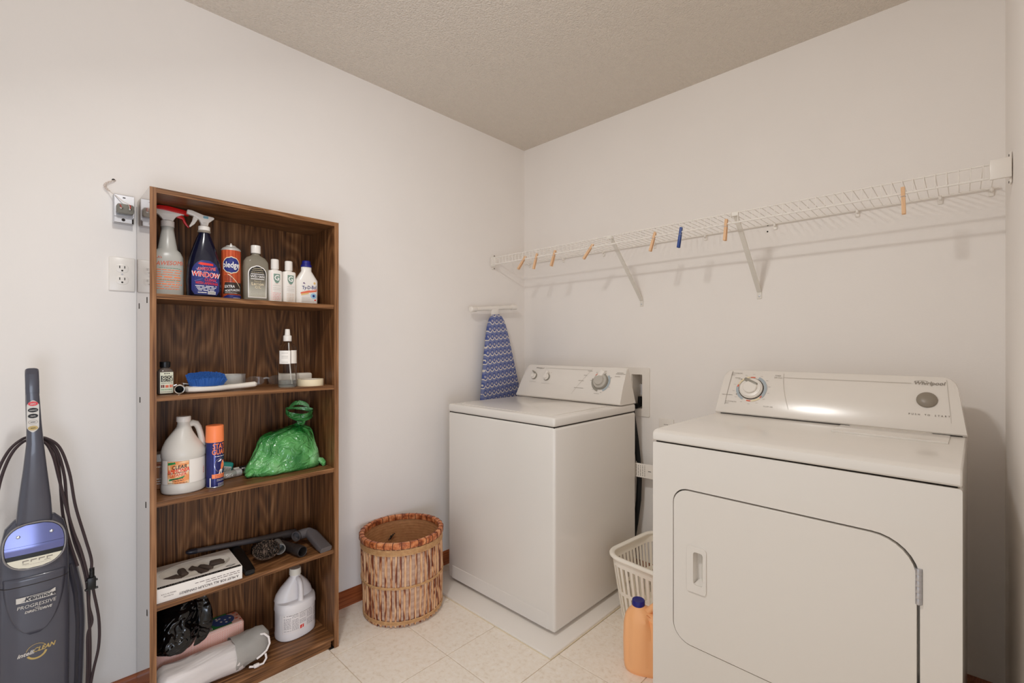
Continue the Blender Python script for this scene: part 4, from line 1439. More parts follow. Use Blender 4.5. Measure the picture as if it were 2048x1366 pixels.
mb.m(REDP).text('AMMONIA', 0.0185, fl, U0+0.001, 0.077, bold=0.022, shear=0.1, sx=0.82, slope=0.10)
mb.text('CLEANER', 0.0130, fl, U0, 0.064, bold=0.022, shear=0.1, slope=0.10)
mb.m(BPRINT).poly(fl, [(U0-0.034, 0.0675), (U0+0.030, 0.0735), (U0+0.030, 0.0748), (U0-0.034, 0.0690)])
mb.m(GREENP)
mb.poly(fl, [(U0-0.028, 0.052), (U0+0.022, 0.058), (U0+0.022, 0.065-0.004), (U0+0.018, 0.0545), (U0-0.030, 0.046)])
mb.poly(fl, [(U0-0.034, 0.096), (U0-0.006, 0.100), (U0-0.008, 0.106), (U0-0.034, 0.104)])
mb.m(BPRINT)
mb.lines(fa(0.0018), U0-0.022, U0+0.018, 0.050, 0.003, 2, mean=0.2, slope=0.1)
mb.lines(fl, U0-0.018, U0+0.018, 0.0445, 0.0028, 3, mean=0.2, slope=0.08)
mb.lines(fl, U0-0.032, U0+0.03, 0.0388, 0.0022, 4, mean=0.1)
mb.m(REDPRINT).lines(lambda u, v: fl(v, u), 0.056, 0.078, 0.066, 0.006, 4, mean=0.3)
mb.build('label', t, smooth=0)

t = thing('aerosol_can', 'dark blue anti-static spray can with orange cap beside ammonia jug', 'spray can', (0.19, -1.7745, z3), 10)
t.scale = (0.87, 0.87, 1)
pf = [(0, 0.0275, 0.0275), (0.002, 0.030, 0.030), (0.150, 0.030, 0.030), (0.154, 0.0295, 0.0295)]
CANB = mat('glossy_navy_can', (40, 44, 104), 0.18, 0.25)
body(MB(CANB), pf).build('can', t)
mb = MB(STEEL)
mb.lathe([(0.0285, 0.0), (0.0308, 0.001), (0.0308, 0.003), (0.030, 0.004)], 28, cap0=True, cap1=False)
mb.build('base_rim', t)
mb = MB(ORANGE)
mb.lathe([(0.0308, 0.153), (0.0312, 0.155), (0.0300, 0.206), (0.0290, 0.2085), (0.026, 0.2090), (0.0245, 0.2075), (0.003, 0.207)], 30)
mb.build('cap', t)
fa = lambda e: front(pf, e, True)
fl = fa(0.0006)
UC = 0.010
mb = MB(ORANGE).text('STATIC', 0.0250, fl, UC+0.002, 0.139, bold=0.022, sx=0.76)
mb.text('GUARD', 0.0245, fl, UC+0.001, 0.1195, bold=0.022, sx=0.78)
mb.m(WPRINT).lines(fl, UC-0.022, UC+0.024, 0.1055, 0.003, 1, mean=0.16)
mb.m(CHROME).ell(fl, UC, 0.075, 0.0235, 0.025)
mb.m(CANB).ell(fa(0.0009), UC, 0.075, 0.0225, 0.024)
mb.m(ORANGE).poly(fa(0.0013), [(UC-0.010, 0.056), (UC-0.002, 0.062), (UC-0.001, 0.076), (UC+0.004, 0.090), (UC+0.010, 0.092), (UC+0.014, 0.080), (UC+0.010, 0.066), (UC+0.002, 0.058)])
mb.m(WPRINT)
mb.poly(fa(0.0014), [(UC-0.014, 0.088), (UC-0.002, 0.096), (UC+0.002, 0.094), (UC-0.004, 0.088)])
mb.poly(fa(0.0014), [(UC-0.004, 0.062), (UC-0.010, 0.046), (UC-0.007, 0.046), (UC+0.0, 0.060)])
mb.poly(fa(0.0014), [(UC+0.001, 0.060), (UC-0.002, 0.046), (UC+0.001, 0.046), (UC+0.005, 0.060)])
mb.arc(fa(0.0014), UC+0.002, 0.075, 0.0115, 0.0135, -0.6, 1.2, 8)
mb.m(ORANGE).patch(fl, 0.032, 0.046, (UC-0.032, UC+0.040), 14, 1)
mb.m(CANB)
for v in (0.041, 0.036):
    mb.lines(fa(0.001), UC-0.022, UC+0.026, v, 0.0018, int(v*999))
mb.m(WPRINT)
for k, v in enumerate((0.027, 0.023, 0.014, 0.010, 0.006)):
    mb.lines(fl, UC-0.012 if k > 1 else UC-0.016, UC+0.018, v, 0.0016, k)
mb.patch(fl, 0.004, 0.034, (-0.030, -0.026), 2, 2)
mb.build('label', t, smooth=0)

t = thing('teal_brush', 'small teal plastic case with striped front behind anti-static can', 'case', (0.070, -1.712, z3), 0)
mb = MB(mat('teal_plastic', (40, 140, 128), 0.3))
mb.box((0, 0, 0.026), (0.022, 0.046, 0.050), 0.008, 3, Mx.Rotation(-0.25, 4, 'X'))
mb.build('case_body', t)
mb = MB(CARD)
def tf(u, v):
    return Mx.Rotation(-0.25, 4, 'X') @ V((0.0117, u, v-0.0))+V((0, 0, 0.026))
mb.patch(tf, -0.018, 0.010, (-0.018, 0.016), 1, 1)
mb.m(BPRINT)
def tf2(u, v):
    return tf(u, v)+V((0.0005, 0, 0))
for k in range(8):
    u = -0.016+k*0.004
    mb.poly(tf2, [(u, -0.016), (u+0.0016, -0.016), (u+0.0016, 0.008), (u, 0.008)])
mb.build('striped_label', t, smooth=0)

t = thing('glue_stick', 'silver grey glue stick lying in front of teal case', 'glue stick', (0.118, -1.712, z3+0.0135), 14)
M = Mx.Rotation(-PI/2, 4, 'X')
mb = MB(mat('silver_tube', (190, 188, 184), 0.3, 0.35))
mb.lathe([(0.0120, -0.045), (0.0135, -0.044), (0.0135, 0.020), (0.0128, 0.021)], 22, M)
mb.build('tube', t)
mb = MB(mat('silver_cap', (206, 204, 200), 0.25, 0.3))
mb.lathe([(0.0132, 0.0205), (0.0135, 0.022), (0.0135, 0.040), (0.0120, 0.042)], 22, M)
mb.build('cap', t)
def gf(u, v):
    a = v/0.0135
    return V((0.0139*math.cos(a), u, 0.0139*math.sin(a)))
mb = MB(WPRINT).text('Stik', 0.018, gf, -0.006, -0.001, bold=0.022)
mb.m(GREYPRINT).lines(gf, -0.03, 0.01, 0.010, 0.003, 3)
mb.build('print', t, smooth=0)

t = thing('glue_tube', 'red and black tube with white cap leaning against green bag', 'tube', (0.062, -1.641, z3+0.0125), 8)
mb = MB(PLAST)
mb.lathe([(0.008, -0.045), (0.0105, -0.044), (0.0110, -0.026)], 16, M)
mb.build('cap', t)
mb = MB(BPRINT)
mb.lathe([(0.0120, -0.026), (0.0122, -0.024), (0.0122, 0.010)], 18, M)
mb.m(REDP)
mb.lathe([(0.0123, 0.006), (0.0123, 0.036), (0.010, 0.044)], 18, M)
mb.build('tube', t)
def gf2(u, v):
    a = v/0.0123
    return V((0.0127*math.cos(a), u, 0.0127*math.sin(a)))
mb = MB(WPRINT)
mb.lines(gf2, -0.02, 0.006, 0.006, 0.005, 3, mean=0.4)
mb.lines(gf2, 0.010, 0.034, 0.004, 0.004, 4, mean=0.3)
mb.m(REDP).patch(gf2, -0.012, -0.004, (-0.022, 0.008), 4, 1)
mb.build('print', t, smooth=0)

# green bag tied in a knot
t = thing('green_plastic_bag', 'bulging green plastic bag tied in a knot at top, filling right of third shelf', 'bag', (0.130, -1.529, z3))
t.scale = (0.95, 0.93, 1)
from mathutils import noise as NZ
def sack(prof, n, amp, sc_, seed, zbase=0.0):
    rings = []
    for z, a, b, p, cy, cx in prof:
        ring = []
        for q in sec(a, b, p, n, cx, cy, z):
            d = NZ.noise_vector(q*sc_+V((seed, 0, 0)))*amp+NZ.noise_vector(q*sc_*3.1+V((0, seed, 0)))*amp*0.30
            fold = abs(NZ.noise(V((q.y*17, q.x*12, q.z*7+seed))))*amp*1.3
            r = V((q.x-cx, q.y-cy, 0))
            q2 = q+d*(1.0 if z > zbase+0.004 else 0.0)-(r.normalized() if r.length > 1e-5 else V((0, 0, 0)))*fold
            q2.z = max(q2.z, zbase+0.0005)
            ring.append(q2)
        rings.append(ring)
    return rings
def interp(prof, m):
    P = [full(p) for p in prof]
    out = []
    for k in range(m+1):
        z = P[0][0]+(P[-1][0]-P[0][0])*k/m
        out.append([z]+at(P, z)[1:])
    return out
bagp = [(0.0005, 0.070, 0.145, 3, 0.0, 0.0), (0.012, 0.082, 0.152, 2.6, 0, 0), (0.035, 0.080, 0.146, 2.3, 0.0, 0), (0.07, 0.075, 0.133, 2.2, 0.008, -0.004), (0.11, 0.068, 0.116, 2.2, 0.018, -0.008), (0.138, 0.056, 0.100, 2.1, 0.028, -0.013), (0.152, 0.040, 0.076, 2.0, 0.044, -0.018), (0.168, 0.016, 0.022, 2, 0.072, -0.024), (0.180, 0.011, 0.013, 2, 0.078, -0.024)]
mb = MB(GREEN)
mb.loft(sack(interp(bagp, 40), 96, 0.009, 11, 3.1))
mb.build('sack', t, smooth=180)
mb = MB(GREEN)
mb.loft(sack(interp([(0.005, 0.012, 0.006, 2, -0.150, 0.05), (0.012, 0.02, 0.018, 2, -0.145, 0.045), (0.022, 0.02, 0.016, 2, -0.135, 0.04), (0.032, 0.008, 0.006, 2, -0.125, 0.035)], 8), 26, 0.006, 34, 1.0))
mb.build('corner', t, smooth=180)
mb = MB(GREEN)
mb.loft(sack(interp([(0.001, 0.010, 0.008, 2, 0.142, 0.062), (0.012, 0.018, 0.014, 2, 0.142, 0.055), (0.026, 0.016, 0.016, 2, 0.134, 0.045), (0.036, 0.006, 0.006, 2, 0.126, 0.04)], 8), 26, 0.006, 34, 2.0))
mb.build('corner', t, smooth=180)
def ribbon(name, pts, ws_, parent, m=GREEN, sd=(0.25, 0, 1.0)):
    mb = MB(m)
    rows = []
    sd = V(sd).normalized()
    for k, p in enumerate(pts):
        p = V(p)
        w = ws_[k]
        rows.append([mb.bm.verts.new(p+sd*w*(j/4-0.5)*2+V((0.004*math.sin(j*2.1+k), 0, 0))) for j in range(5)])
    for a, b in zip(rows, rows[1:]):
        for j in range(4):
            mb.f([a[j], a[j+1], b[j+1], b[j]])
    o = mb.build(name, parent, smooth=180)
    sm = o.modifiers.new('thick', 'SOLIDIFY')
    sm.thickness = 0.0008
    ss = o.modifiers.new('soft', 'SUBSURF')
    ss.levels = ss.render_levels = 1
    return o
cy, cx_ = 0.078, -0.024
ribbon('knot_loop', [(cx_, cy-0.004, 0.178), (cx_+0.012, cy-0.020, 0.190), (cx_+0.010, cy-0.046, 0.206), (cx_-0.004, cy-0.062, 0.222), (cx_-0.022, cy-0.050, 0.230), (cx_-0.03, cy-0.01, 0.228), (cx_-0.028, cy+0.03, 0.222), (cx_-0.018, cy+0.058, 0.214), (cx_-0.002, cy+0.062, 0.204), (cx_+0.016, cy+0.036, 0.194), (cx_+0.020, cy+0.006, 0.190), (cx_+0.018, cy-0.024, 0.197), (cx_+0.008, cy-0.054, 0.212)], [0.006, 0.010, 0.013, 0.010, 0.006, 0.006, 0.007, 0.012, 0.017, 0.017, 0.016, 0.015, 0.009], t)
ribbon('knot_loop', [(cx_, cy-0.006, 0.176), (cx_+0.014, cy-0.022, 0.178), (cx_+0.018, cy-0.010, 0.170), (cx_+0.018, cy+0.012, 0.170), (cx_+0.012, cy+0.024, 0.178), (cx_, cy+0.01, 0.182)], [0.004, 0.007, 0.007, 0.008, 0.007, 0.004], t)
ribbon('bag_ear', [(cx_-0.02, cy-0.04, 0.228), (cx_-0.03, cy-0.02, 0.246), (cx_-0.034, cy+0.01, 0.250), (cx_-0.03, cy+0.04, 0.240), (cx_-0.02, cy+0.05, 0.226)], [0.006, 0.009, 0.010, 0.010, 0.008], t)

# ------------------------------------------------------------------ fourth shelf
z4 = 0.3892
t = thing('attachment_kit_box', 'open-windowed white cardboard vacuum attachment kit box with upside-down lettering', 'box', (0.2375, -1.9425, z4), -2.5)
KX, KY, KH = 0.184, 0.236, 0.043       # depth back into the shelf, length along it, height
mb = MB(CARD)
oval = [(-KX/2-0.006+0.068*math.cos(a), KY/2+0.102*math.sin(a)) for a in [2*PI*k/40 for k in range(40)]]
mb.prism([(-KX, 0), (0, 0), (0, KY), (-KX, KY)], KH-0.001, KH, 'z', holes=[oval])
mb.bx(-0.001, 0, 0, KY, 0, KH-0.001)
mb.bx(-KX, -KX+0.001, 0, KY, 0, KH-0.001)
mb.bx(-KX+0.001, -0.001, 0, 0.001, 0, KH-0.001)
mb.bx(-KX+0.001, -0.001, KY-0.001, KY, 0, KH-0.001)
mb.bx(-KX+0.001, -0.001, 0.001, KY-0.001, 0, 0.001)
ff = lambda u, v: V((0.0006, u, v))
mb.m(mat('box_print', (96, 76, 76), 0.6))
mb.text('A MUST FOR ALL VACUUM OWNERS!!!', 0.0112, ff, 0.141, 0.0128, bold=0.015, rot=PI, sx=0.86)
mb.lines(ff, 0.130, 0.228, 0.0235, 0.0024, 2, mean=0.1)
mb.lines(ff, 0.100, 0.228, 0.0300, 0.0024, 3, mean=0.1)
mb.text('MADE IN U.S.A.', 0.0058, ff, 0.030, 0.0235, rot=PI)
mb.text('PATENTED', 0.0052, ff, 0.030, 0.0165, rot=PI)
tf = lambda u, v: V((v, u, KH+0.0006))
# lettering band along the top front edge, read from behind the box
mb.m(BPRINT).poly(tf, [(0.003, -0.0155), (KY-0.003, -0.0155), (KY-0.003, -0.0015), (0.003, -0.0015)])
tf2 = lambda u, v: V((-v, u, KH+0.0010))
mb.m(WPRINT).text('MICRO VACUUM ATTACHMENT KIT', 0.0140, tf2, KY/2, 0.0085, bold=0.012, rot=PI, sx=1.0)
mb.m(BPRINT).poly(tf2, [(KY-0.045, 0.030), (KY-0.028, 0.024), (KY-0.012, 0.030), (KY-0.028, 0.038)])
mb.m(WPRINT).poly(lambda u, v: V((-v, u, KH+0.0014)), [(KY-0.039, 0.030), (KY-0.028, 0.0265), (KY-0.018, 0.030), (KY-0.028, 0.0345)])
mb.build('carton', t, smooth=0)
mb = MB(mat('moulded_tray', (226, 218, 206), 0.4))
def tray(u, v):
    d = math.hypot((u-KY/2)/0.104, (v+KX/2+0.006)/0.070)
    z = 0.034*min(1.0, max(0.0, (d-0.82)/0.2))+0.024+0.006*NZ.noise(V((u*42, v*42, 1.0)))+0.004*math.sin(u*75)*math.cos(v*60)
    return V((v, u, min(KH-0.0015, z)))
mb.patch(tray, -KX+0.003, -0.003, (0.003, KY-0.003), 40, 30)
mb.build('tray', t, smooth=180)
DBR = mat('dark_brush_bits', (82, 68, 60), 0.7)
for k, (u, v, lu, lv, h, r) in enumerate(((0.046, -0.078, 0.052, 0.040, 0.024, 0.3), (0.085, -0.118, 0.022, 0.052, 0.022, 0.1), (0.128, -0.104, 0.016, 0.085, 0.020, 0.45), (0.150, -0.112, 0.014, 0.062, 0.020, 0.55), (0.187, -0.122, 0.048, 0.036, 0.024, -0.2))):
    mb = MB(DBR)
    mb.box((v, u, 0.020+h*0.35), (lv, lu, h*0.7), 0.006, 2, Mx.Rotation(r, 4, 'Z'))
    bmesh.ops.subdivide_edges(mb.bm, edges=mb.bm.edges[:], cuts=2)
    mb.rings_noise(0.004, 90, k)
    mb.build('attachment', t, smooth=60)

t = thing('extension_wand', 'long slim grey vacuum extension wand leaning along back of fourth shelf', 'vacuum wand', (0.037, -1.63, z4))
a, b = V((0.004, -0.185, 0.0615)), V((0.004, 0.182, 0.024))
dr_ = (b-a)
mb = MB(GREYP)
pts = [a+dr_*s_ for s_ in (0, 0.05, 0.08, 0.55, 0.72, 0.80, 0.86, 0.9, 1.0)]
mb.tube(pts, [0.0085, 0.0095, 0.0085, 0.0105, 0.0135, 0.0150, 0.0155, 0.0165, 0.0165], 18)
mb.build('tube', t)
mb = MB(VACD)
mb.tube([a-dr_*0.035, a-dr_*0.01, a+dr_*0.045, a+dr_*0.055], [0.004, 0.0085, 0.0102, 0.0092], 14, flat=1.2)
mb.build('tip', t)

t = thing('crevice_tool', 'flat black crevice nozzle lying slanted beside attachment kit box', 'vacuum nozzle', (0.15, -1.675, z4))
mb = MB(BLACK)
rings = []
for x, y, w, h in ((-0.105, 0.002, 0.019, 0.019), (-0.06, 0.002, 0.019, 0.019), (-0.045, 0.001, 0.020, 0.016), (0.02, -0.001, 0.019, 0.012), (0.085, -0.004, 0.017, 0.010), (0.094, -0.006, 0.015, 0.009)):
    rings.append([V((x, y+p.x, h+p.y)) for p in sec(w, h, 3.2, 20)])
mb.loft(rings)
mb.build('nozzle', t)
mb = MB(BLACK)
mb.box((0.0945, -0.006, 0.0095), (0.004, 0.024, 0.008), 0.001, 1)
mb.build('tip', t)

t = thing('dusting_brush', 'round dusting brush with grubby brown bristles facing forward on fourth shelf', 'brush', (0.168, -1.603, z4+0.0405))
R_ = Mx.Rotation(math.radians(-14), 4, 'Z') @ Mx.Rotation(math.radians(62), 4, 'Y')
mb = MB(mat('tan_plastic_ring', (112, 88, 70), 0.5))
mb.loft([[R_ @ p for p in sec(a_, b_, 2, 28, z=z)] for a_, b_, z in ((0.026, 0.032, -0.030), (0.033, 0.044, -0.022), (0.034, 0.0455, -0.004), (0.032, 0.043, 0.0))])
mb.build('head', t)
mb = MB(DUST)
rr = random.Random(5)
for k in range(330):
    rad_ = math.sqrt(rr.random()) if k % 3 else 0.9
    a_ = rr.random()*2*PI
    p = V((0.030*rad_*math.cos(a_), 0.041*rad_*math.sin(a_), -0.002))
    q = p+V((p.x*0.12+rr.uniform(-.003, .003), p.y*0.12+rr.uniform(-.003, .003), 0.019+rr.uniform(-0.005, 0.004)))
    mb.tube([R_ @ p, R_ @ q], [0.0021, 0.0016], 4)
mb.build('bristles', t, kind='stuff')
mb = MB(mat('grey_socket', (120, 116, 112), 0.4))
M2 = Mx.Translation((-0.004, 0.046, -0.006)) @ Mx.Rotation(math.radians(-10), 4, 'Z') @ Mx.Rotation(PI/2, 4, 'Y')
mb.loft([[M2 @ p for p in sec(r, r, 2, 22, z=z)] for r, z in ((0.0175, -0.045), (0.0175, 0.0), (0.020, 0.001), (0.020, 0.020), (0.0165, 0.020), (0.0165, -0.025))], cap1=True)
mb.build('socket', t)

t = thing('upholstery_tool', 'low black upholstery nozzle lying in shadow behind dusting brush', 'vacuum nozzle', (0.082, -1.565, z4))
mb = MB(BLACK)
rings = []
for y, a_, h in ((-0.060, 0.016, 0.010), (-0.055, 0.024, 0.016), (0.0, 0.026, 0.019), (0.050, 0.024, 0.018), (0.056, 0.016, 0.012)):
    rings.append([V((p.x, y, h+p.y)) for p in sec(a_, h, 3, 18)])
mb.loft(rings)
mb.build('head', t)
mb = MB(STEEL)
mb.tube([(0.012, -0.028, 0.0365), (0.010, 0.026, 0.0368)], 0.0012, 5)
mb.build('strip', t)

t = thing('hose_adapter', 'short black hollow pipe adapter lying open end forward on fourth shelf', 'pipe', (0.190, -1.508, z4+0.0205))
M2 = Mx.Rotation(math.radians(14), 4, 'Z') @ Mx.Rotation(PI/2, 4, 'Y')
mb = MB(GREYD)
mb.loft([[M2 @ p for p in sec(r, r, 2, 24, z=z)] for r, z in ((0.0150, -0.085), (0.0165, -0.084), (0.0175, 0.0), (0.0195, 0.004), (0.0200, 0.044), (0.0188, 0.046), (0.0170, 0.045), (0.0160, -0.04))], cap1=True)
mb.build('tube_wall', t)

t = thing('angled_nozzle', 'grey angled vacuum floor nozzle with round open neck at right end of fourth shelf', 'vacuum nozzle', (0.17, -1.437, z4))
mb = MB(GREYP)
rings = []
for (x, y, z, w, h, tilt, p_) in ((-0.045, -0.036, 0.0430, 0.0185, 0.0185, -1.0, 2), (-0.045, -0.012, 0.045, 0.0190, 0.0190, -0.9, 2), (-0.040, 0.006, 0.0455, 0.0200, 0.0195, -0.6, 2.1), (-0.028, 0.013, 0.0410, 0.0225, 0.0180, -0.15, 2.6), (-0.010, 0.016, 0.0330, 0.0235, 0.0160, 0.0, 3.2), (0.020, 0.018, 0.0240, 0.0235, 0.0145, 0.05, 4), (0.060, 0.020, 0.0145, 0.0235, 0.0125, 0.08, 5), (0.086, 0.021, 0.0105, 0.0230, 0.0102, 0.08, 5)):
    # section normal swings from pointing along the shelf to pointing out of it
    nrm = V((math.cos(tilt), math.sin(tilt), -0.30 if tilt > -0.3 else 0.05)).normalized()
    sd = V((-math.sin(tilt), math.cos(tilt), 0)).normalized()
    up = nrm.cross(sd).normalized()
    rings.append([V((x, y, z))+sd*q.x+up*q.y for q in sec(w, h, p_, 24)])
mb.loft(rings, cap0=False)
mb.build('nozzle_body', t, smooth=50)
mb = MB(GREYP)
c0 = V((-0.045, -0.036, 0.0430))
nrm = V((math.cos(-1.0), math.sin(-1.0), 0.05)).normalized()
sd = V((math.sin(1.0), math.cos(1.0), 0))
up = nrm.cross(sd).normalized()
mb.loft([[c0-nrm*d_*-1+sd*q.x+up*q.y for q in sec(r_, r_, 2, 24)] for r_, d_ in ((0.0190, 0.004), (0.0195, 0.006), (0.0192, 0.010), (0.0165, 0.010), (0.0160, -0.030))], cap0=False, cap1=True)
mb.build('neck_rim', t)

# ------------------------------------------------------------------ bottom shelf
z5 = 0.0482
t = thing('bleach_jug', 'large white jug with front handle and text-covered wrap label at right of bottom shelf', 'jug', (0.115, -1.478, z5), 8)
t.scale = (0.92, 0.92, 1)
pf = [(0, 0.054, 0.074, 2.4), (0.005, 0.060, 0.080, 2.4), (0.020, 0.062, 0.082, 2.4), (0.030, 0.0605, 0.0805, 2.4), (0.105, 0.0605, 0.0805, 2.4), (0.112, 0.063, 0.083, 2.4), (0.135, 0.062, 0.082, 2.3), (0.141, 0.058, 0.081, 2.3, 0, -0.003), (0.144, 0.047, 0.080, 2.3, 0, -0.014), (0.165, 0.043, 0.074, 2.2, 0, -0.014), (0.190, 0.035, 0.057, 2.1, 0, -0.010), (0.212, 0.026, 0.035, 2.0, 0, -0.004), (0.226, 0.020, 0.021, 2, 0, 0), (0.238, 0.020, 0.020, 2, 0, 0)]
JUGW = mat('white_jug_plastic', (236, 232, 232), 0.35)
body(MB(JUGW), pf, 44).build('jug_body', t)
mb = MB(JUGW)
mb.tube([(0.012, 0, 0.222), (0.030, 0, 0.216), (0.041, 0, 0.202), (0.045, 0, 0.180), (0.046, 0, 0.158), (0.044, 0, 0.138)], [0.008, 0.0095, 0.0098, 0.0095, 0.0095, 0.0115], 14, flat=1.05)
mb.build('handle', t)
mb = MB(CREAM)
mb.lathe([(0.0228, 0.232), (0.0235, 0.233), (0.0232, 0.255), (0.022, 0.257), (0.003, 0.2575)], 28)
mb.build('cap', t)
fn = front(pf, 0.0006)
mb = MB(mat('label_white', (238, 232, 230), 0.4)).patch(fn, 0.032, 0.103, (-0.078, 0.078), 26, 2)
mb.m(mat('label_fine_print', (146, 138, 142), 0.6))
fb = front(pf, 0.0011)
for c_, (u0, u1) in enumerate(((-0.070, -0.047), (-0.044, -0.018), (-0.014, 0.014), (0.018, 0.046), (0.052, 0.072))):
    for k in range(13):
        v = 0.094-k*0.0043
        if (c_*5+k*3) % 11 != 0 and not (c_ == 2 and k > 8):
            mb.lines(fb, u0, u1, v, 0.0022, c_*20+k, mean=0.3)
mb.m(BPRINT).lines(fb, -0.070, -0.020, 0.0995, 0.0026, 2, mean=0.16)
mb.lines(fb, -0.014, 0.04, 0.0995, 0.0022, 3, mean=0.1)
mb.m(REDP).poly(fb, [(-0.012, 0.038), (0.004, 0.040), (0.004, 0.052), (-0.012, 0.051)])
mb.m(WPRINT).poly(front(pf, 0.0015), [(-0.006, 0.040), (-0.003, 0.0405), (0.0, 0.051), (-0.004, 0.047)])
mb.build('label', t, smooth=0)

def pillow(mb, y0, y1, x0, x1, zb, zt, p, seed, amp, n=28, m=16, ends=0.35):
    rings = []
    for k in range(m+1):
        s_ = k/m
        e = min(1.0, (min(s_, 1-s_)/0.10)**0.5*(1-ends)+ends)
        y = y0+(y1-y0)*s_
        ring = []
        for q in sec((x1-x0)/2*e, (zt-zb)/2*e, p, n):
            pt = V(((x0+x1)/2+q.x, y, zb+(zt-zb)/2*e+q.y))
            pt += NZ.noise_vector(V((pt.x*20, y*11, pt.z*20+seed)))*amp
            pt.z = max(pt.z, zb+0.0004)
            ring.append(pt)
        rings.append(ring)
    return mb.loft(rings)

t = thing('wrapped_paper_towels', 'pink-checked paper towel package with green and blue label behind plastic-wrapped pack', 'paper towels', (0.073, -1.80, z5))
mb = MB(PINKP)
mb.bx(-0.046, 0.048, -0.135, 0.138, 0.0, 0.128, 0.010, 3)
mb.build('package', t, smooth=40)
mb = MB(GREENP)
tf = lambda e: (lambda u, v: V((v, u, 0.128+e)))
mb.poly(tf(0.0005), [(-0.02, -0.046), (0.100, -0.046), (0.100, 0.040), (-0.02, 0.040)])
mb.m(mat('label_royal_blue', (48, 84, 150), 0.4)).ell(tf(0.0009), 0.080, -0.002, 0.036, 0.038)
mb.m(WPRINT)
for k in range(9):
    a = k*0.7
    mb.ell(tf(0.0013), 0.083+0.020*math.cos(a), -0.004+0.022*math.sin(a*1.3), 0.004, 0.005, 4, 4)
mb.poly(tf(0.0011), [(0.004, 0.020), (0.040, 0.020), (0.040, 0.036), (0.004, 0.036)])
mb.m(BPRINT)
for k in range(10):
    mb.poly(tf(0.0015), [(0.006+k*0.0033, 0.022), (0.0075+k*0.0033, 0.022), (0.0075+k*0.0033, 0.034), (0.006+k*0.0033, 0.034)])
mb.m(REDP).poly(tf(0.0012), [(0.012, -0.012), (0.020, -0.012), (0.020, 0.006), (0.012, 0.006)])
mb.m(REDPRINT)
for u, v, r in ((0.122, -0.030, 0.006), (0.128, -0.008, 0.005), (0.120, 0.014, 0.006), (0.129, 0.030, 0.005)):
    mb.ell(tf(0.0008), u, v, r, r*0.8, 6, 6)
mb.build('label', t, smooth=0)

t = thing('plastic_wrapped_pack', 'long white pack in drawstring plastic bag at front of bottom shelf', 'pack', (0.182, -1.79, z5))
mb = MB(FILMW)
pillow(mb, -0.150, 0.105, -0.056, 0.050, 0.0, 0.098, 2.6, 4, 0.006, 32, 18, 0.75)
mb.build('pack', t, smooth=180)
mb = MB(FILMG)
rings = []
for k, (y, a_, b_, zc) in enumerate(((0.070, 0.0555, 0.0535, 0.0525), (0.100, 0.0545, 0.0525, 0.054), (0.125, 0.052, 0.054, 0.057), (0.150, 0.048, 0.054, 0.061), (0.172, 0.040, 0.048, 0.062), (0.186, 0.026, 0.036, 0.056))):
    ring = []
    for q in sec(a_, b_, 2.2, 28):
        pt = V((q.x-0.003, y, zc+q.y))
        pt += NZ.noise_vector(V((pt.x*34, y*30, pt.z*34)))*0.008
        pt.z = max(0.0006, pt.z)
        ring.append(pt)
    rings.append(ring)
mb.loft(rings, cap0=False)
mb.build('bag_tail', t, smooth=180)
CORDW = mat('white_cord', (236, 228, 224), 0.6)
mb = MB(CORDW)
mb.tube([(0.024, 0.150, 0.100), (0.034, 0.164, 0.101), (0.043, 0.176, 0.088), (0.047, 0.178, 0.066), (0.046, 0.168, 0.045), (0.044, 0.152, 0.034), (0.044, 0.136, 0.028)], 0.0036, 8)
mb.tube([(0.047, 0.164, 0.036), (0.050, 0.166, 0.020), (0.050, 0.156, 0.0055), (0.047, 0.140, 0.0045), (0.045, 0.126, 0.006), (0.042, 0.112, 0.010)], 0.0036, 8)
mb.box((0.048, 0.134, 0.0075), (0.013, 0.020, 0.012), 0.004, 2)
mb.build('drawstring', t)
mb = MB(CORDW)
mb.tube([(0.050, -0.028, 0.010), (0.056, -0.018, 0.006), (0.055, -0.006, 0.004), (0.048, 0.0, 0.004)], 0.0032, 8)
mb.build('drawstring', t)

t = thing('black_plastic_bag', 'crumpled shiny black plastic bag stuffed at left of bottom shelf on top of packs', 'bag', (0.125, -1.868, z5+0.122))
t.scale = (0.93, 0.95, 0.96)
mb = MB(BAGB)
bp_ = [(0.006, 0.060, 0.060, 2.4, 0, 0), (0.03, 0.078, 0.070, 2.2, 0, -0.002), (0.07, 0.080, 0.068, 2.2, 0.004, -0.006), (0.12, 0.070, 0.062, 2.2, 0.010, -0.016), (0.17, 0.050, 0.050, 2, 0.012, -0.026), (0.195, 0.026, 0.026, 2, 0.010, -0.030)]
mb.loft(sack(interp(bp_, 24), 56, 0.013, 11, 8.0))
mb.build('sack', t, smooth=180)
o = ribbon('flap', [(0.030, 0.062, 0.176), (0.044, 0.074, 0.130), (0.060, 0.076, 0.090), (0.070, 0.068, 0.055), (0.072, 0.050, 0.022)], [0.016, 0.022, 0.026, 0.027, 0.024], t, BAGB, sd=(-0.3, 1.0, 0.1))

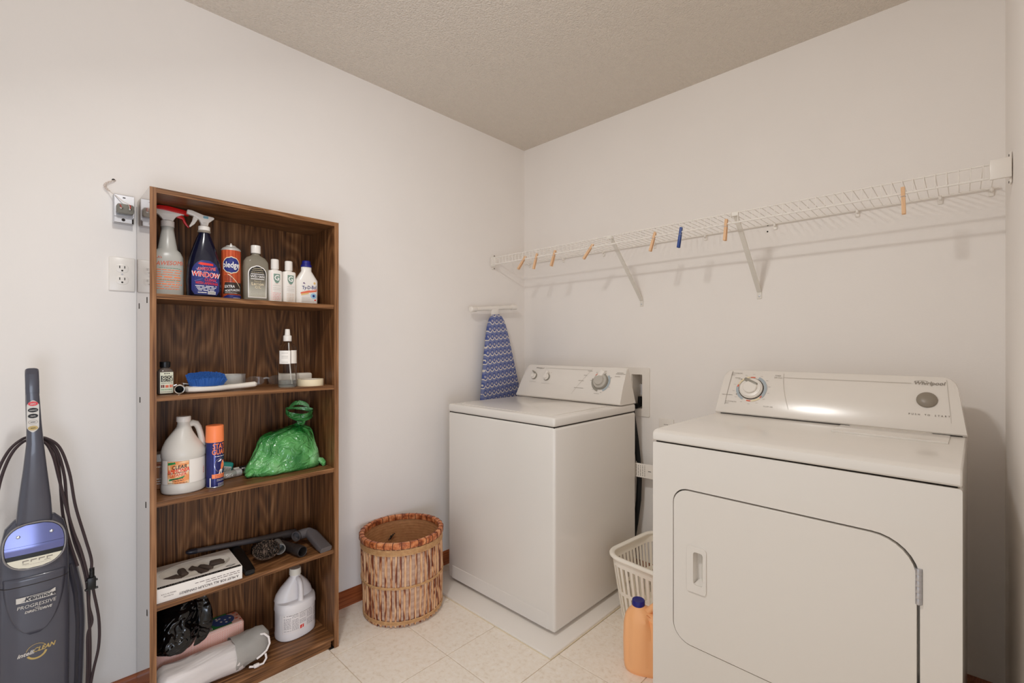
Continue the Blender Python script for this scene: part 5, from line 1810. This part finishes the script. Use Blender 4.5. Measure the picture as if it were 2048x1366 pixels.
# ------------------------------------------------------------------ wicker basket
wb = thing('wicker_basket', 'round woven wicker basket with cane uprights beside bookshelf', 'basket', (0.193, -1.027, 0), 0, rot=(math.radians(0.6), math.radians(-1.0), 0.2))
RT, RB, BHH = 0.178, 0.172, 0.352
def brad(z):
    t_ = z/BHH
    return RB+(RT-RB)*t_+0.004*math.sin(PI*t_)
prof = []
NR = 100
for k in range(NR+1):
    z = 0.008+(BHH-0.012)*k/NR
    prof.append((brad(z)-0.004+0.0016*(1 if k % 2 else -1), z))
inner = [(brad(z)-0.0095+0.0012*(1 if k % 2 else -1), z) for k, z in enumerate([0.008+(BHH-0.012)*j/60 for j in range(60, -1, -1)])]
mb = MB(WEAVE)
mb.lathe([(0.01, 0.006)]+[(RB-0.004, 0.006)]+prof, 64, cap1=False)
WEAVI = mat('inner_weave', (196, 138, 90), 0.6)
g = G(WEAVI)
z = g.n('SeparateXYZ', {0: g.obj}, out=2)
row = g.math('MULTIPLY_ADD', g.math('SINE', g.math('MULTIPLY', z, 1050.0)), 0.5, 0.5)
g.color(g.mix(g.math('ADD', g.math('MULTIPLY', row, 0.5), g.math('MULTIPLY', g.noise(g.map((46, 46, 60)), 1.0, 3), 0.5)), rgb(136, 80, 42), rgb(228, 176, 124)))
mb.m(WEAVI)
mb.lathe(inner+[(0.01, 0.010)], 64, cap0=False)
mb.build('woven_wall', wb, smooth=180)
st = None
NS = 52
for tier, (za, zb) in enumerate(((0.006, 0.172), (0.168, 0.335))):
    for k in range(NS):
        a = 2*PI*(k+0.15*math.sin(k*5.3)+0.3*tier)/NS
        if k % 11 == 0 or st is None:
            mb = MB(CANE)
            w = 0.0047+0.0006*math.sin(k)
            rings = []
            for j in range(4):
                z = za+(zb-za)*j/3
                sk = 0.004*(j/3-0.5)
                r = brad(z)
                rings.append([V((r-0.004, -w+sk, z)), V((r+0.0014, -w*0.75+sk, z)), V((r+0.0022, sk, z)), V((r+0.0014, w*0.75+sk, z)), V((r-0.004, w+sk, z))])
            mb.loft(rings)
            o = mb.build('cane_upright', wb, smooth=60)
            st = o
        else:
            o = dup(st, wb)
        o.rotation_euler = (0, 0, a)
    st = None
for zc, n_, gap_ in ((0.318, 5, 0.0052), (0.170, 2, 0.0048), (0.022, 3, 0.0052)):
    for j in range(n_):
        z = zc-(j-(n_-1)/2)*gap_
        mb = MB(BIND)
        mb.tube([((brad(z)+0.0022)*math.cos(a), (brad(z)+0.0022)*math.sin(a), z+0.0008*math.sin(a*23+j)) for a in [2*PI*k/64 for k in range(64)]], 0.0027, 6, closed=True)
        mb.build('binding_strand', wb)
mb = MB(RIMM)
mb.lathe([(RT+0.002, 0.334), (RT+0.0065, 0.335), (RT+0.0085, 0.345), (RT+0.0075, 0.356), (RT+0.003, 0.3595), (RT-0.008, 0.3595), (RT-0.0125, 0.356), (RT-0.0135, 0.346), (RT-0.012, 0.336), (RT-0.009, 0.335)], 72, cap0=False, cap1=False)
mb.build('rim_hoop', wb)
wr = None
for k in range(32):
    a = 2*PI*k/32
    if wr is None:
        mb = MB(mat('dark_cane_wrap', (104, 52, 28), 0.45))
        mb.tube([(RT+0.0068, 0, 0.334), (RT+0.0092, 0, 0.345), (RT+0.0082, 0.0008, 0.3565), (RT+0.003, 0.001, 0.3602), (RT-0.008, 0.001, 0.3602), (RT-0.0131, 0.0012, 0.3565), (RT-0.0142, 0.0012, 0.345), (RT-0.0128, 0.0012, 0.336)], 0.0011, 5, flat=1.6)
        wr = mb.build('rim_wrap', wb)
        o = wr
    else:
        o = dup(wr, wb)
    o.rotation_euler = (0, 0, a)
pg = None
for k in range(5):
    if pg is None:
        mb = MB(CANE)
        mb.box((RB-0.003, 0, 0.008), (0.007, 0.007, 0.016), 0.0015, 1)
        pg = mb.build('cane_end', wb)
        o = pg
    else:
        o = dup(pg, wb)
    o.rotation_euler = (0, 0, -1.75+0.095*k)
sc_ = MB(BLACK)
for dx, dy, dz, r in ((0, 0, 0, 0.008), (0.005, 0.006, 0.008, 0.006), (0.004, -0.009, -0.006, 0.007), (0.008, 0.012, 0.013, 0.004), (0.0, -0.014, -0.012, 0.004)):
    sc_.box((dx, dy, dz), (r, r*1.3, r*1.3), r*0.25, 1, Mx.Rotation(r*120, 4, 'X'))
tag(sc_.build('black_scrap', loc=(0.034, -0.992, 0.262)), 'small black scrap stuck to inside wall of wicker basket', 'scrap')

# ------------------------------------------------------------------ laundry basket
lb = thing('laundry_basket', 'cream plastic laundry basket with slotted sides between washer and dryer', 'laundry basket', (1.103, -0.302, 0), -5)
LX, LY, LH = 0.176, 0.197, 0.288
def lrect(k_, z, n=10, dr=0.0):
    ins = 0.038*(1-z/LH)
    return [V((x, y, z)) for x, y in rrect(-LX+ins-dr, LX-ins+dr, -LY+ins-dr, LY-ins+dr, 0.085-ins*0.5, n)]
mb = MB(IVORY)
ring0 = lrect(0, LH)
pts = [(p.x, p.y, p.z) for p in ring0]
mb.tube(pts, 0.0085, 10, closed=True, flat=1.35)
mb.build('rim', lb)
def band(name, za, zb, th=0.003):
    mb = MB(IVORY)
    o1, o2 = lrect(0, za), lrect(0, zb)
    i1, i2 = lrect(0, za, dr=-th), lrect(0, zb, dr=-th)
    n = len(o1)
    mb.loft([i2, o2, o1, i1, i2], cap0=False, cap1=False)
    return mb.build(name, lb, smooth=40)
band('upper_band', 0.250, LH)
band('middle_band', 0.128, 0.142)
band('lower_band', 0.003, 0.030)
mb = MB(IVORY)
mb.prism([(p.x, p.y) for p in lrect(0, 0.003)], 0.002, 0.006, 'z')
mb.build('bottom', lb, smooth=0)
def perim(z, n):
    P = lrect(0, z, 10)
    P.append(P[0])
    ls = [0]
    for a, b in zip(P, P[1:]):
        ls.append(ls[-1]+(b-a).length)
    out = []
    j = 0
    for k in range(n):
        s_ = ls[-1]*k/n
        while ls[j+1] < s_:
            j += 1
        t_ = (s_-ls[j])/max(1e-6, ls[j+1]-ls[j])
        out.append((P[j].lerp(P[j+1], t_), (P[j+1]-P[j]).normalized()))
    return out
N_ = 52
A0, A1 = perim(0.026, N_), perim(0.256, N_)
for k in range(N_):
    mb = MB(IVORY)
    rings = []
    for (p, d_) in (A0[k], A1[k]):
        nrm = V((d_.y, -d_.x, 0))
        w = 0.0062
        rings.append([p-d_*w-nrm*0.0005, p+d_*w-nrm*0.0005, p+d_*w-nrm*0.0032, p-d_*w-nrm*0.0032])
    mb.loft(rings)
    mb.build('slat', lb, smooth=0)

# ------------------------------------------------------------------ orange detergent jug
t = thing('detergent_jug', 'peach orange detergent jug with dark blue cap on floor beside dryer', 'jug', (1.196, -0.640, 0), -62)
pf = [(0, 0.045, 0.074, 2.6), (0.006, 0.050, 0.080, 2.6), (0.03, 0.052, 0.083, 2.5), (0.10, 0.053, 0.085, 2.4), (0.165, 0.052, 0.083, 2.3), (0.195, 0.048, 0.074, 2.2, -0.003), (0.212, 0.038, 0.056, 2.1, -0.012), (0.222, 0.028, 0.036, 2, -0.022), (0.228, 0.023, 0.025, 2, -0.028), (0.236, 0.022, 0.022, 2, -0.030)]
mb = MB(ORANGEJ)
body(mb, interp(pf, 24), 48)
for v in mb.bm.verts:      # moulded grooves beside the spout column
    for yc, dp in ((-0.064, 0.008), (0.008, 0.015)):
        k = math.exp(-((v.co.y-yc)/0.008)**2)
        if v.co.x > 0 and 0.02 < v.co.z < 0.215:
            v.co.x -= dp*k
mb.build('jug_body', t)
mb = MB(ORANGEJ)
mb.tube([(0.012, 0.000, 0.216), (0.016, 0.026, 0.243), (0.016, 0.048, 0.246), (0.014, 0.066, 0.228), (0.014, 0.074, 0.190), (0.012, 0.070, 0.150)], [0.012, 0.0125, 0.013, 0.013, 0.013, 0.015], 12)
mb.build('handle', t)
mb = MB(NAVY)
M2 = Mx.Translation((0, -0.030, 0))
mb.lathe([(0.0225, 0.232), (0.0232, 0.233), (0.0228, 0.250), (0.0215, 0.252), (0.019, 0.2515), (0.003, 0.2505)], 32, M2)
mb.build('cap', t)

# ------------------------------------------------------------------ duplex outlet and transformer box on the left wall
t = thing('duplex_outlet', 'white two-socket wall outlet just left of bookshelf', 'outlet', (0, -1.999, 1.4275))
mb = MB(PLAST)
mb.box((0.003, 0, 0), (0.006, 0.068, 0.112), 0.0028, 2)
mb.build('cover_plate', t)
for zc in (0.0195, -0.0195):
    mb = MB(PLAST)
    mb.prism(rrect(-0.0165, 0.0165, zc-0.0142, zc+0.0142, 0.012, 6), 0.0055, 0.0072, 'x', bev=0.0006)
    so = mb.build('socket', t)
    mb = MB(DARK)
    for y in (-0.0065, 0.0065):
        mb.bx(0.0068, 0.0075, y-0.0012, y+0.0012, zc+0.000, zc+0.0085)
    mb.prism([(0.0028*math.cos(a), zc-0.0075+0.0028*math.sin(a)) for a in [2*PI*k/12 for k in range(12)]], 0.0068, 0.0075, 'x')
    mb.build('slots', so, smooth=0)
mb = MB(STEEL)
mb.lathe([(0.003, 0), (0.0025, 0.0012)], 10, Mx.Translation((0.006, 0, 0)) @ Mx.Rotation(PI/2, 4, 'Y'))
mb.build('screw', t)

t = thing('doorbell_transformer', 'small metal electrical box with transformer and twisted wires on left wall above outlet', 'electrical box', (0, -1.9965, 1.640))
mb = MB(STEEL)
mb.bx(0.0003, 0.030, -0.027, 0.025, -0.046, 0.048, 0.002, 1)
mb.build('box', t)
mb = MB(STEEL)
mb.bx(0.030, 0.0325, -0.026, 0.0265, -0.026, 0.046, 0.0008, 1)
pl = mb.build('cover_plate', t)
mb = MB(DARK)
mb.bx(0.0325, 0.0332, -0.004, 0.003, 0.036, 0.039)
mb.lathe([(0.005, 0), (0.004, 0.001)], 12, Mx.Translation((0.0301, -0.002, -0.035)) @ Mx.Rotation(PI/2, 4, 'Y'))
mb.bx(0.0302, 0.031, 0.020, 0.0245, -0.045, -0.029)
mb.build('knockout', pl, smooth=0)
mb = MB(mat('grey_transformer', (116, 112, 102), 0.45))
mb.prism(rrect(-0.021, 0.023, -0.018, 0.013, 0.007), 0.0325, 0.054, 'x', bev=0.002)
mb.build('transformer', t)
for y in (-0.010, 0.012):
    mb = MB(CHROME)
    mb.lathe([(0.0042, 0), (0.0045, 0.002), (0.003, 0.004), (0.001, 0.0045)], 12, Mx.Translation((0.054, y, -0.002)) @ Mx.Rotation(PI/2, 4, 'Y'))
    mb.build('terminal_screw', t)
REDW = mat('red_wire', (196, 60, 48), 0.5)
PALEW = mat('pale_wire', (214, 200, 190), 0.5)
mb = MB(PALEW)
mb.tube([(0.057, 0.012, 0.0), (0.056, 0.008, 0.014), (0.044, -0.004, 0.022), (0.036, -0.022, 0.040), (0.020, -0.030, 0.049), (0.014, -0.036, 0.056)], 0.0011, 5)
for ph in (0, PI):
    pts = []
    for k in range(49):
        s_ = k/48
        cx, cy, cz = 0.014-0.008*s_, -0.036-0.014*math.sin(PI*s_*0.95)+0.016*s_*s_, 0.056+0.040*s_
        a = s_*8*PI+ph
        pts.append((cx+0.003*math.cos(a), cy+0.0035*math.sin(a), cz))
    pts.append((-0.0, pts[-1][1]+0.004, 0.0985))
    mb.tube(pts, 0.0011, 5)
mb.build('twisted_wire', t)
mb = MB(REDW)
mb.tube([(0.058, 0.012, -0.001), (0.060, 0.013, 0.008), (0.052, 0.011, 0.013)], 0.0012, 5)
mb.tube([(0.058, -0.010, -0.001), (0.060, -0.013, 0.006), (0.050, -0.014, 0.010)], 0.0012, 5)
mb.build('red_wire', t)
mb = MB(DARK)
mb.lathe([(0.005, 0), (0.004, 0.0008)], 10, Mx.Translation((0.0001, -0.024, 0.0985)) @ Mx.Rotation(PI/2, 4, 'Y'))
mb.build('wall_hole', t)

# ------------------------------------------------------------------ vacuum cleaner
vc = thing('vacuum_cleaner', 'charcoal upright vacuum cleaner with coiled cord standing against left wall', 'vacuum cleaner', (0.1, -2.205, 0))
# floor head
mb = MB(VACD)
rings = []
for z, x0, x1, hw in ((0.012, -0.06, 0.27, 0.135), (0.03, -0.07, 0.285, 0.145), (0.07, -0.07, 0.28, 0.143), (0.10, -0.065, 0.24, 0.13), (0.125, -0.05, 0.15, 0.10)):
    rings.append([V(((x0+x1)/2+p.x, p.y, z)) for p in sec((x1-x0)/2, hw, 4, 32)])
mb.loft(rings)
mb.build('floor_head', vc)
for s_ in (-1, 1):
    mb = MB(BLACKM)
    mb.lathe([(0.03, -0.012), (0.036, -0.008), (0.036, 0.008), (0.03, 0.012)], 22, Mx.Translation((-0.03, s_*0.115, 0.036)) @ Mx.Rotation(PI/2, 4, 'X'))
    mb.build('wheel', vc)
# rear housing, widest low down
hp = [(0.10, 0.055, 0.098, 3), (0.21, 0.058, 0.1035, 3.2), (0.376, 0.058, 0.1075, 3.2), (0.46, 0.055, 0.103, 3), (0.558, 0.048, 0.086, 2.8), (0.63, 0.038, 0.068, 2.6), (0.672, 0.024, 0.046, 2.2)]
mb = MB(VAC)
body(mb, [q[:4]+[0.0, 0.015] for q in interp(hp, 24)], 44)
mb.build('rear_housing', vc)
mb = MB(VACD)
for s_ in (-1, 1):
    mb.tube([(0.015+at(hp, z)[1]*0.787-0.003, s_*(at(hp, z)[2]*0.80), z) for z in [0.11+0.04*k for k in range(12)]], 0.0068, 8)
mb.build('dark_groove', vc)
# front cover: a long rounded panel
fp = [(0.10, 0.030, 0.066, 3), (0.21, 0.034, 0.069, 3), (0.40, 0.036, 0.0705, 3), (0.53, 0.036, 0.069, 2.8), (0.60, 0.035, 0.068, 2.6), (0.65, 0.032, 0.066, 2.4), (0.690, 0.027, 0.058, 2.3), (0.712, 0.016, 0.040, 2.2)]
fpp = [q[:4]+[0.0, 0.064] for q in interp(fp, 28)]
mb = MB(VAC)
body(mb, fpp, 44)
mb.build('front_cover', vc)
ff = lambda e: front(fpp, e)
# raised shield with its seam
mb = MB(VAC)
mb.patch(ff(0.0032), 0.402, 0.560, lambda v: (-0.061*math.sqrt(max(0.004, 1-((0.560-v)/0.160)**2)), 0.061*math.sqrt(max(0.004, 1-((0.560-v)/0.160)**2))), 18, 16)
sh_ = mb.build('shield', vc, smooth=60)
so = sh_.modifiers.new('thick', 'SOLIDIFY')
so.thickness = 0.003
so.offset = -1
mb = MB(DARK)
mb.patch(ff(0.0036), 0.5365, 0.5383, (-0.0685, 0.0685), 20, 1)
mb.build('seam_line', vc, smooth=0)
# oval window with rim
def ov(e, k=1.0):
    f_ = ff(e)
    def g_(u, v):
        return f_(u, v)
    return g_
OC, OU, OV = 0.642, 0.0605, 0.061
def ovr(k, lo=-1.0, hi=1.0):
    def r_(v):
        q = max(0.0, 1-abs((v-OC)/(OV*k))**2.5)
        w = OU*k*q**(1/2.5)
        return (-w, w)
    return r_
def ovf(e):
    """the window lies on a plane tilted a little back"""
    return lambda u, v: V((0.1005-0.16*max(0, v-0.640)-0.05*abs(u)*abs(u)/0.06+e, u, v))
mb = MB(mat('silver_rim', (150, 148, 152), 0.2, 0.7))
cv = []
for k in range(48):
    a = 2*PI*k/48
    c, s_ = math.cos(a), math.sin(a)
    cv.append(ovf(0.003)(OU*math.copysign(abs(c)**0.8, c), OC+OV*math.copysign(abs(s_)**0.8, s_)))
mb.tube(cv, 0.0022, 8, closed=True)
mb.build('window_rim', vc)
mb = MB(VACD)
mb.patch(ovf(0.0), OC-OV*0.995, OC+OV*0.995, ovr(1.0), 16, 18)
mb.build('window_backing', vc)
mb = MB(VACW)
mb.patch(ovf(0.004), OC+0.004, OC+OV*0.93, ovr(0.95), 16, 10)
mb.patch(ovf(0.0025), OC-0.020, OC+0.003, ovr(0.95), 16, 4)
wn = mb.build('window', vc, label='glossy bluish window panel')
mb = MB(BLACK)
mb.patch(ovf(0.003), OC-0.032, OC-0.019, ovr(0.95), 16, 3)
mb.build('slot', vc)
mb = MB(mat('panel_cream', (226, 220, 200), 0.4))
mb.patch(ovf(0.0035), OC-OV*0.95, OC-0.031, ovr(0.96), 16, 6)
mb.m(GREYPRINT)
for k in range(4):
    u = -0.024+k*0.0155
    mb.poly(ovf(0.0042), [(u, OC-0.038), (u+0.012, OC-0.038), (u+0.012, OC-0.0355), (u, OC-0.0355)])
    mb.poly(ovf(0.0042), [(u, OC-0.042), (u+0.002, OC-0.042), (u+0.002, OC-0.0355), (u, OC-0.0355)])
mb.lines(ovf(0.0042), -0.024, -0.012, OC-0.045, 0.002, 1)
mb.lines(ovf(0.0042), 0.018, 0.030, OC-0.044, 0.002, 2)
mb.m(FAINT).lines(ovf(0.0042), -0.02, 0.032, OC-0.0485, 0.0012, 4)
mb.build('caption_panel', vc, smooth=0)
for y in (-0.032, 0.032):
    mb = MB(STEEL)
    p = ovf(0.004)(y, OC+0.030)
    mb.lathe([(0.0042, 0), (0.0042, 0.002), (0.0026, 0.0034), (0.0008, 0.0036)], 14, Mx.Translation(p) @ Mx.Rotation(PI/2, 4, 'Y'))
    mb.build('screw', vc)
# lettering
mb = MB(SILVERP)
fe = ff(0.0062)
mb.patch(fe, 0.494, 0.5085, (-0.036, 0.040), 10, 2)
mb.patch(fe, 0.5085, 0.5135, lambda v: (0.040-0.012*(0.5135-v)/0.005, 0.040), 2, 2)
mb.m(VACD).text('Kenmore', 0.0155, ff(0.0070), 0.010, 0.5010, bold=0.05, shear=0.2, sx=1.02)
mb.poly(ff(0.0070), [(-0.028, 0.4955), (-0.006, 0.5072), (0.026, 0.5072), (0.034, 0.5095), (0.026, 0.5056), (-0.003, 0.5056)])
mb.m(SILVERP).text('PROGRESSIVE', 0.0128, fe, 0.003, 0.4810, shear=0.15, sx=0.98)
mb.text('with', 0.006, fe, 0.004, 0.4730, shear=0.2)
mb.text('DIRECTDRIVE', 0.0090, fe, 0.006, 0.4660, bold=0.04, shear=0.3, sx=0.95)
fg = ff(0.0008)
mb.text('intelli', 0.0150, fg, -0.018, 0.350, bold=0.04, shear=0.3, sx=1.0, slope=0.06)
mb.m(GOLDP).text('CLEAN', 0.0160, fg, 0.017, 0.3545, bold=0.04, shear=0.3, sx=0.86, slope=0.06)
mb.arc(fg, 0.003, 0.350, 0.0200, 0.0212, 0.5, 2.9, 20)
mb.arc(fg, 0.003, 0.350, 0.0165, 0.0212, -2.7, -0.2, 20)
mb.build('logo_print', vc, smooth=0)
# handle: a long taper from the body to the grip
mb = MB(VAC)
rings = []
for z, y, hw, xc, hd in ((0.655, -0.001, 0.040, 0.068, 0.018), (0.700, -0.001, 0.0365, 0.071, 0.020), (0.76, -0.0005, 0.0325, 0.078, 0.020), (0.85, 0.0, 0.0235, 0.086, 0.018), (0.92, 0.0, 0.0172, 0.091, 0.016), (0.98, -0.002, 0.0148, 0.095, 0.014), (1.04, -0.004, 0.0135, 0.098, 0.012), (1.06, -0.005, 0.0132, 0.0985, 0.0115)):
    rings.append([V((xc+p.x, y+p.y, z)) for p in sec(hd, hw, 3, 28)])
mb.loft(rings)
mb.build('handle_neck', vc)
mb = MB(VAC)
path = [(0.098, -0.005, 1.055), (0.100, -0.0055, 1.09), (0.098, -0.006, 1.108), (0.088, -0.006, 1.118), (0.068, -0.006, 1.117), (0.056, -0.006, 1.106), (0.052, -0.0055, 1.08), (0.054, -0.005, 1.03), (0.062, -0.004, 0.985), (0.080, -0.003, 0.955)]
rings = []
for k, p in enumerate(path):
    p = V(p)
    tg = (V(path[min(k+1, len(path)-1)])-V(path[max(0, k-1)])).normalized()
    sd = V((0, 1, 0))
    up = tg.cross(sd).normalized()
    rings.append([p+sd*q.x+up*q.y for q in sec(0.0138, 0.0095, 3, 18)])
mb.loft(rings)
mb.build('grip_loop', vc)
def nf(e):
    return lambda u, v: V((0.1112-0.042*(1.06-v) if v > 0.98 else 0.10784-0.06*(0.98-v), u, v))+V((e, -0.004, 0))
mb = MB(SILVERP)
mb.patch(nf(0.0022), 0.953, 1.040, lambda v: (-0.0118*min(1, math.sqrt(max(0.02, (0.5-abs((v-0.9965)/0.087))*7))), 0.0118*min(1, math.sqrt(max(0.02, (0.5-abs((v-0.9965)/0.087))*7)))), 6, 22)
for k, (v, m_, tx) in enumerate(((1.031, RED, 'OFF'), (1.0135, BPRINT, 'CARPET'), (0.9975, BPRINT, 'BARE'), (0.981, SILVERP, 'HIGH'), (0.9645, GOLDP, 'LOW'))):
    if m_ is SILVERP:
        mb.m(GREYPRINT).arc(nf(0.0030), 0, v, 0.0052, 0.0058, 0, 2*PI, 20, 1.6)
    else:
        mb.m(m_).ell(nf(0.0030), 0, v, 0.0098, 0.0062)
    mb.m(WPRINT if k < 3 else BPRINT).text(tx, 0.0060 if k == 0 else 0.0040, nf(0.0036), 0, v, bold=0.03, rot=PI)
mb.build('switch_sticker', vc, smooth=0)
# cord looped over the hook behind the neck, down both sides, with the plug clipped on at right
def spline(pts, n=10):
    pts = [V(p) for p in pts]
    out = []
    for i in range(len(pts)-1):
        p0, p1, p2, p3 = pts[max(i-1, 0)], pts[i], pts[i+1], pts[min(i+2, len(pts)-1)]
        for k in range(n):
            t_ = k/n
            out.append(0.5*((2*p1)+(p2-p0)*t_+(2*p0-5*p1+4*p2-p3)*t_**2+(3*p1-p0-3*p2+p3)*t_**3))
    out.append(pts[-1])
    return out
X0 = 0.058
loops = [
    [(X0, 0.0, 0.930), (X0, 0.022, 0.926), (X0, 0.050, 0.895), (X0+0.004, 0.070, 0.82), (X0+0.006, 0.083, 0.72), (X0+0.008, 0.104, 0.62), (X0+0.012, 0.117, 0.555), (X0+0.016, 0.117, 0.515), (X0+0.014, 0.122, 0.46), (X0+0.010, 0.134, 0.37), (X0+0.008, 0.134, 0.29), (X0+0.006, 0.122, 0.22), (X0, 0.112, 0.15)],
    [(X0-0.006, 0.0, 0.926), (X0-0.006, 0.022, 0.920), (X0-0.005, 0.045, 0.885), (X0-0.003, 0.060, 0.81), (X0-0.002, 0.066, 0.72), (X0, 0.080, 0.62), (X0+0.004, 0.098, 0.545), (X0+0.006, 0.108, 0.48), (X0+0.006, 0.112, 0.40), (X0+0.004, 0.115, 0.30), (X0, 0.114, 0.20), (X0, 0.110, 0.15)],
    [(X0+0.006, 0.0, 0.922), (X0+0.006, 0.020, 0.915), (X0+0.008, 0.036, 0.875), (X0+0.008, 0.048, 0.81), (X0+0.009, 0.062, 0.73), (X0+0.010, 0.078, 0.65), (X0+0.012, 0.096, 0.58), (X0+0.012, 0.111, 0.49), (X0+0.010, 0.112, 0.42), (X0+0.008, 0.119, 0.37), (X0+0.004, 0.110, 0.33), (X0, 0.110, 0.25), (X0, 0.108, 0.16)],
    [(X0-0.002, 0.0, 0.934), (X0-0.002, -0.024, 0.930), (X0, -0.052, 0.898), (X0+0.002, -0.074, 0.83), (X0+0.002, -0.085, 0.72), (X0+0.002, -0.096, 0.60), (X0, -0.112, 0.48), (X0, -0.120, 0.36), (X0, -0.116, 0.24), (X0, -0.108, 0.15)],
    [(X0+0.005, 0.0, 0.928), (X0+0.005, -0.024, 0.922), (X0+0.006, -0.047, 0.888), (X0+0.008, -0.066, 0.82), (X0+0.008, -0.078, 0.72), (X0+0.008, -0.092, 0.60), (X0+0.006, -0.114, 0.46), (X0+0.004, -0.122, 0.34), (X0, -0.118, 0.22), (X0, -0.108, 0.15)],
    [(X0-0.008, 0.022, 0.916), (X0-0.006, 0.042, 0.88), (X0-0.008, 0.050, 0.82), (X0-0.008, 0.054, 0.74), (X0-0.008, 0.058, 0.69), (X0-0.006, 0.070, 0.62), (X0-0.004, 0.088, 0.54)]]
for lp in loops:
    mb = MB(CORD)
    mb.tube(spline(lp, 8), 0.0036, 8)
    mb.build('cord', vc)
mb = MB(BLACK)
mb.tube([(X0+0.016, 0.118, 0.530), (X0+0.016, 0.118, 0.505)], [0.0045, 0.0062], 10)
for k in range(6):
    mb.lathe([(0.0062, 0), (0.0062, 0.002)], 12, Mx.Translation((X0+0.016, 0.118, 0.505+k*0.0045)))
mb.box((X0+0.016, 0.117, 0.487), (0.016, 0.020, 0.034), 0.003, 2)
mb.box((X0+0.018, 0.117, 0.470), (0.010, 0.030, 0.004), 0.001, 1)
mb.box((X0+0.018, 0.117, 0.494), (0.010, 0.028, 0.004), 0.001, 1)
for y in (-0.004, 0.005):
    mb.box((X0+0.016, 0.117+y, 0.462), (0.0016, 0.004, 0.018))
mb.build('plug', vc)
mb = MB(VACD)
mb.tube([(0.082, 0, 0.905), (0.062, 0, 0.905), (0.050, 0, 0.908), (0.046, 0, 0.935)], 0.010, 10)
mb.build('cord_hook', vc)
mb = MB(VACD)
mb.tube([(0.075, 0, 0.16), (0.058, 0, 0.155), (0.046, 0, 0.150), (0.044, 0, 0.125)], 0.010, 10)
mb.tube([(0.050, -0.114, 0.150), (0.050, 0.114, 0.150)], 0.008, 10)
mb.build('cord_hook', vc)
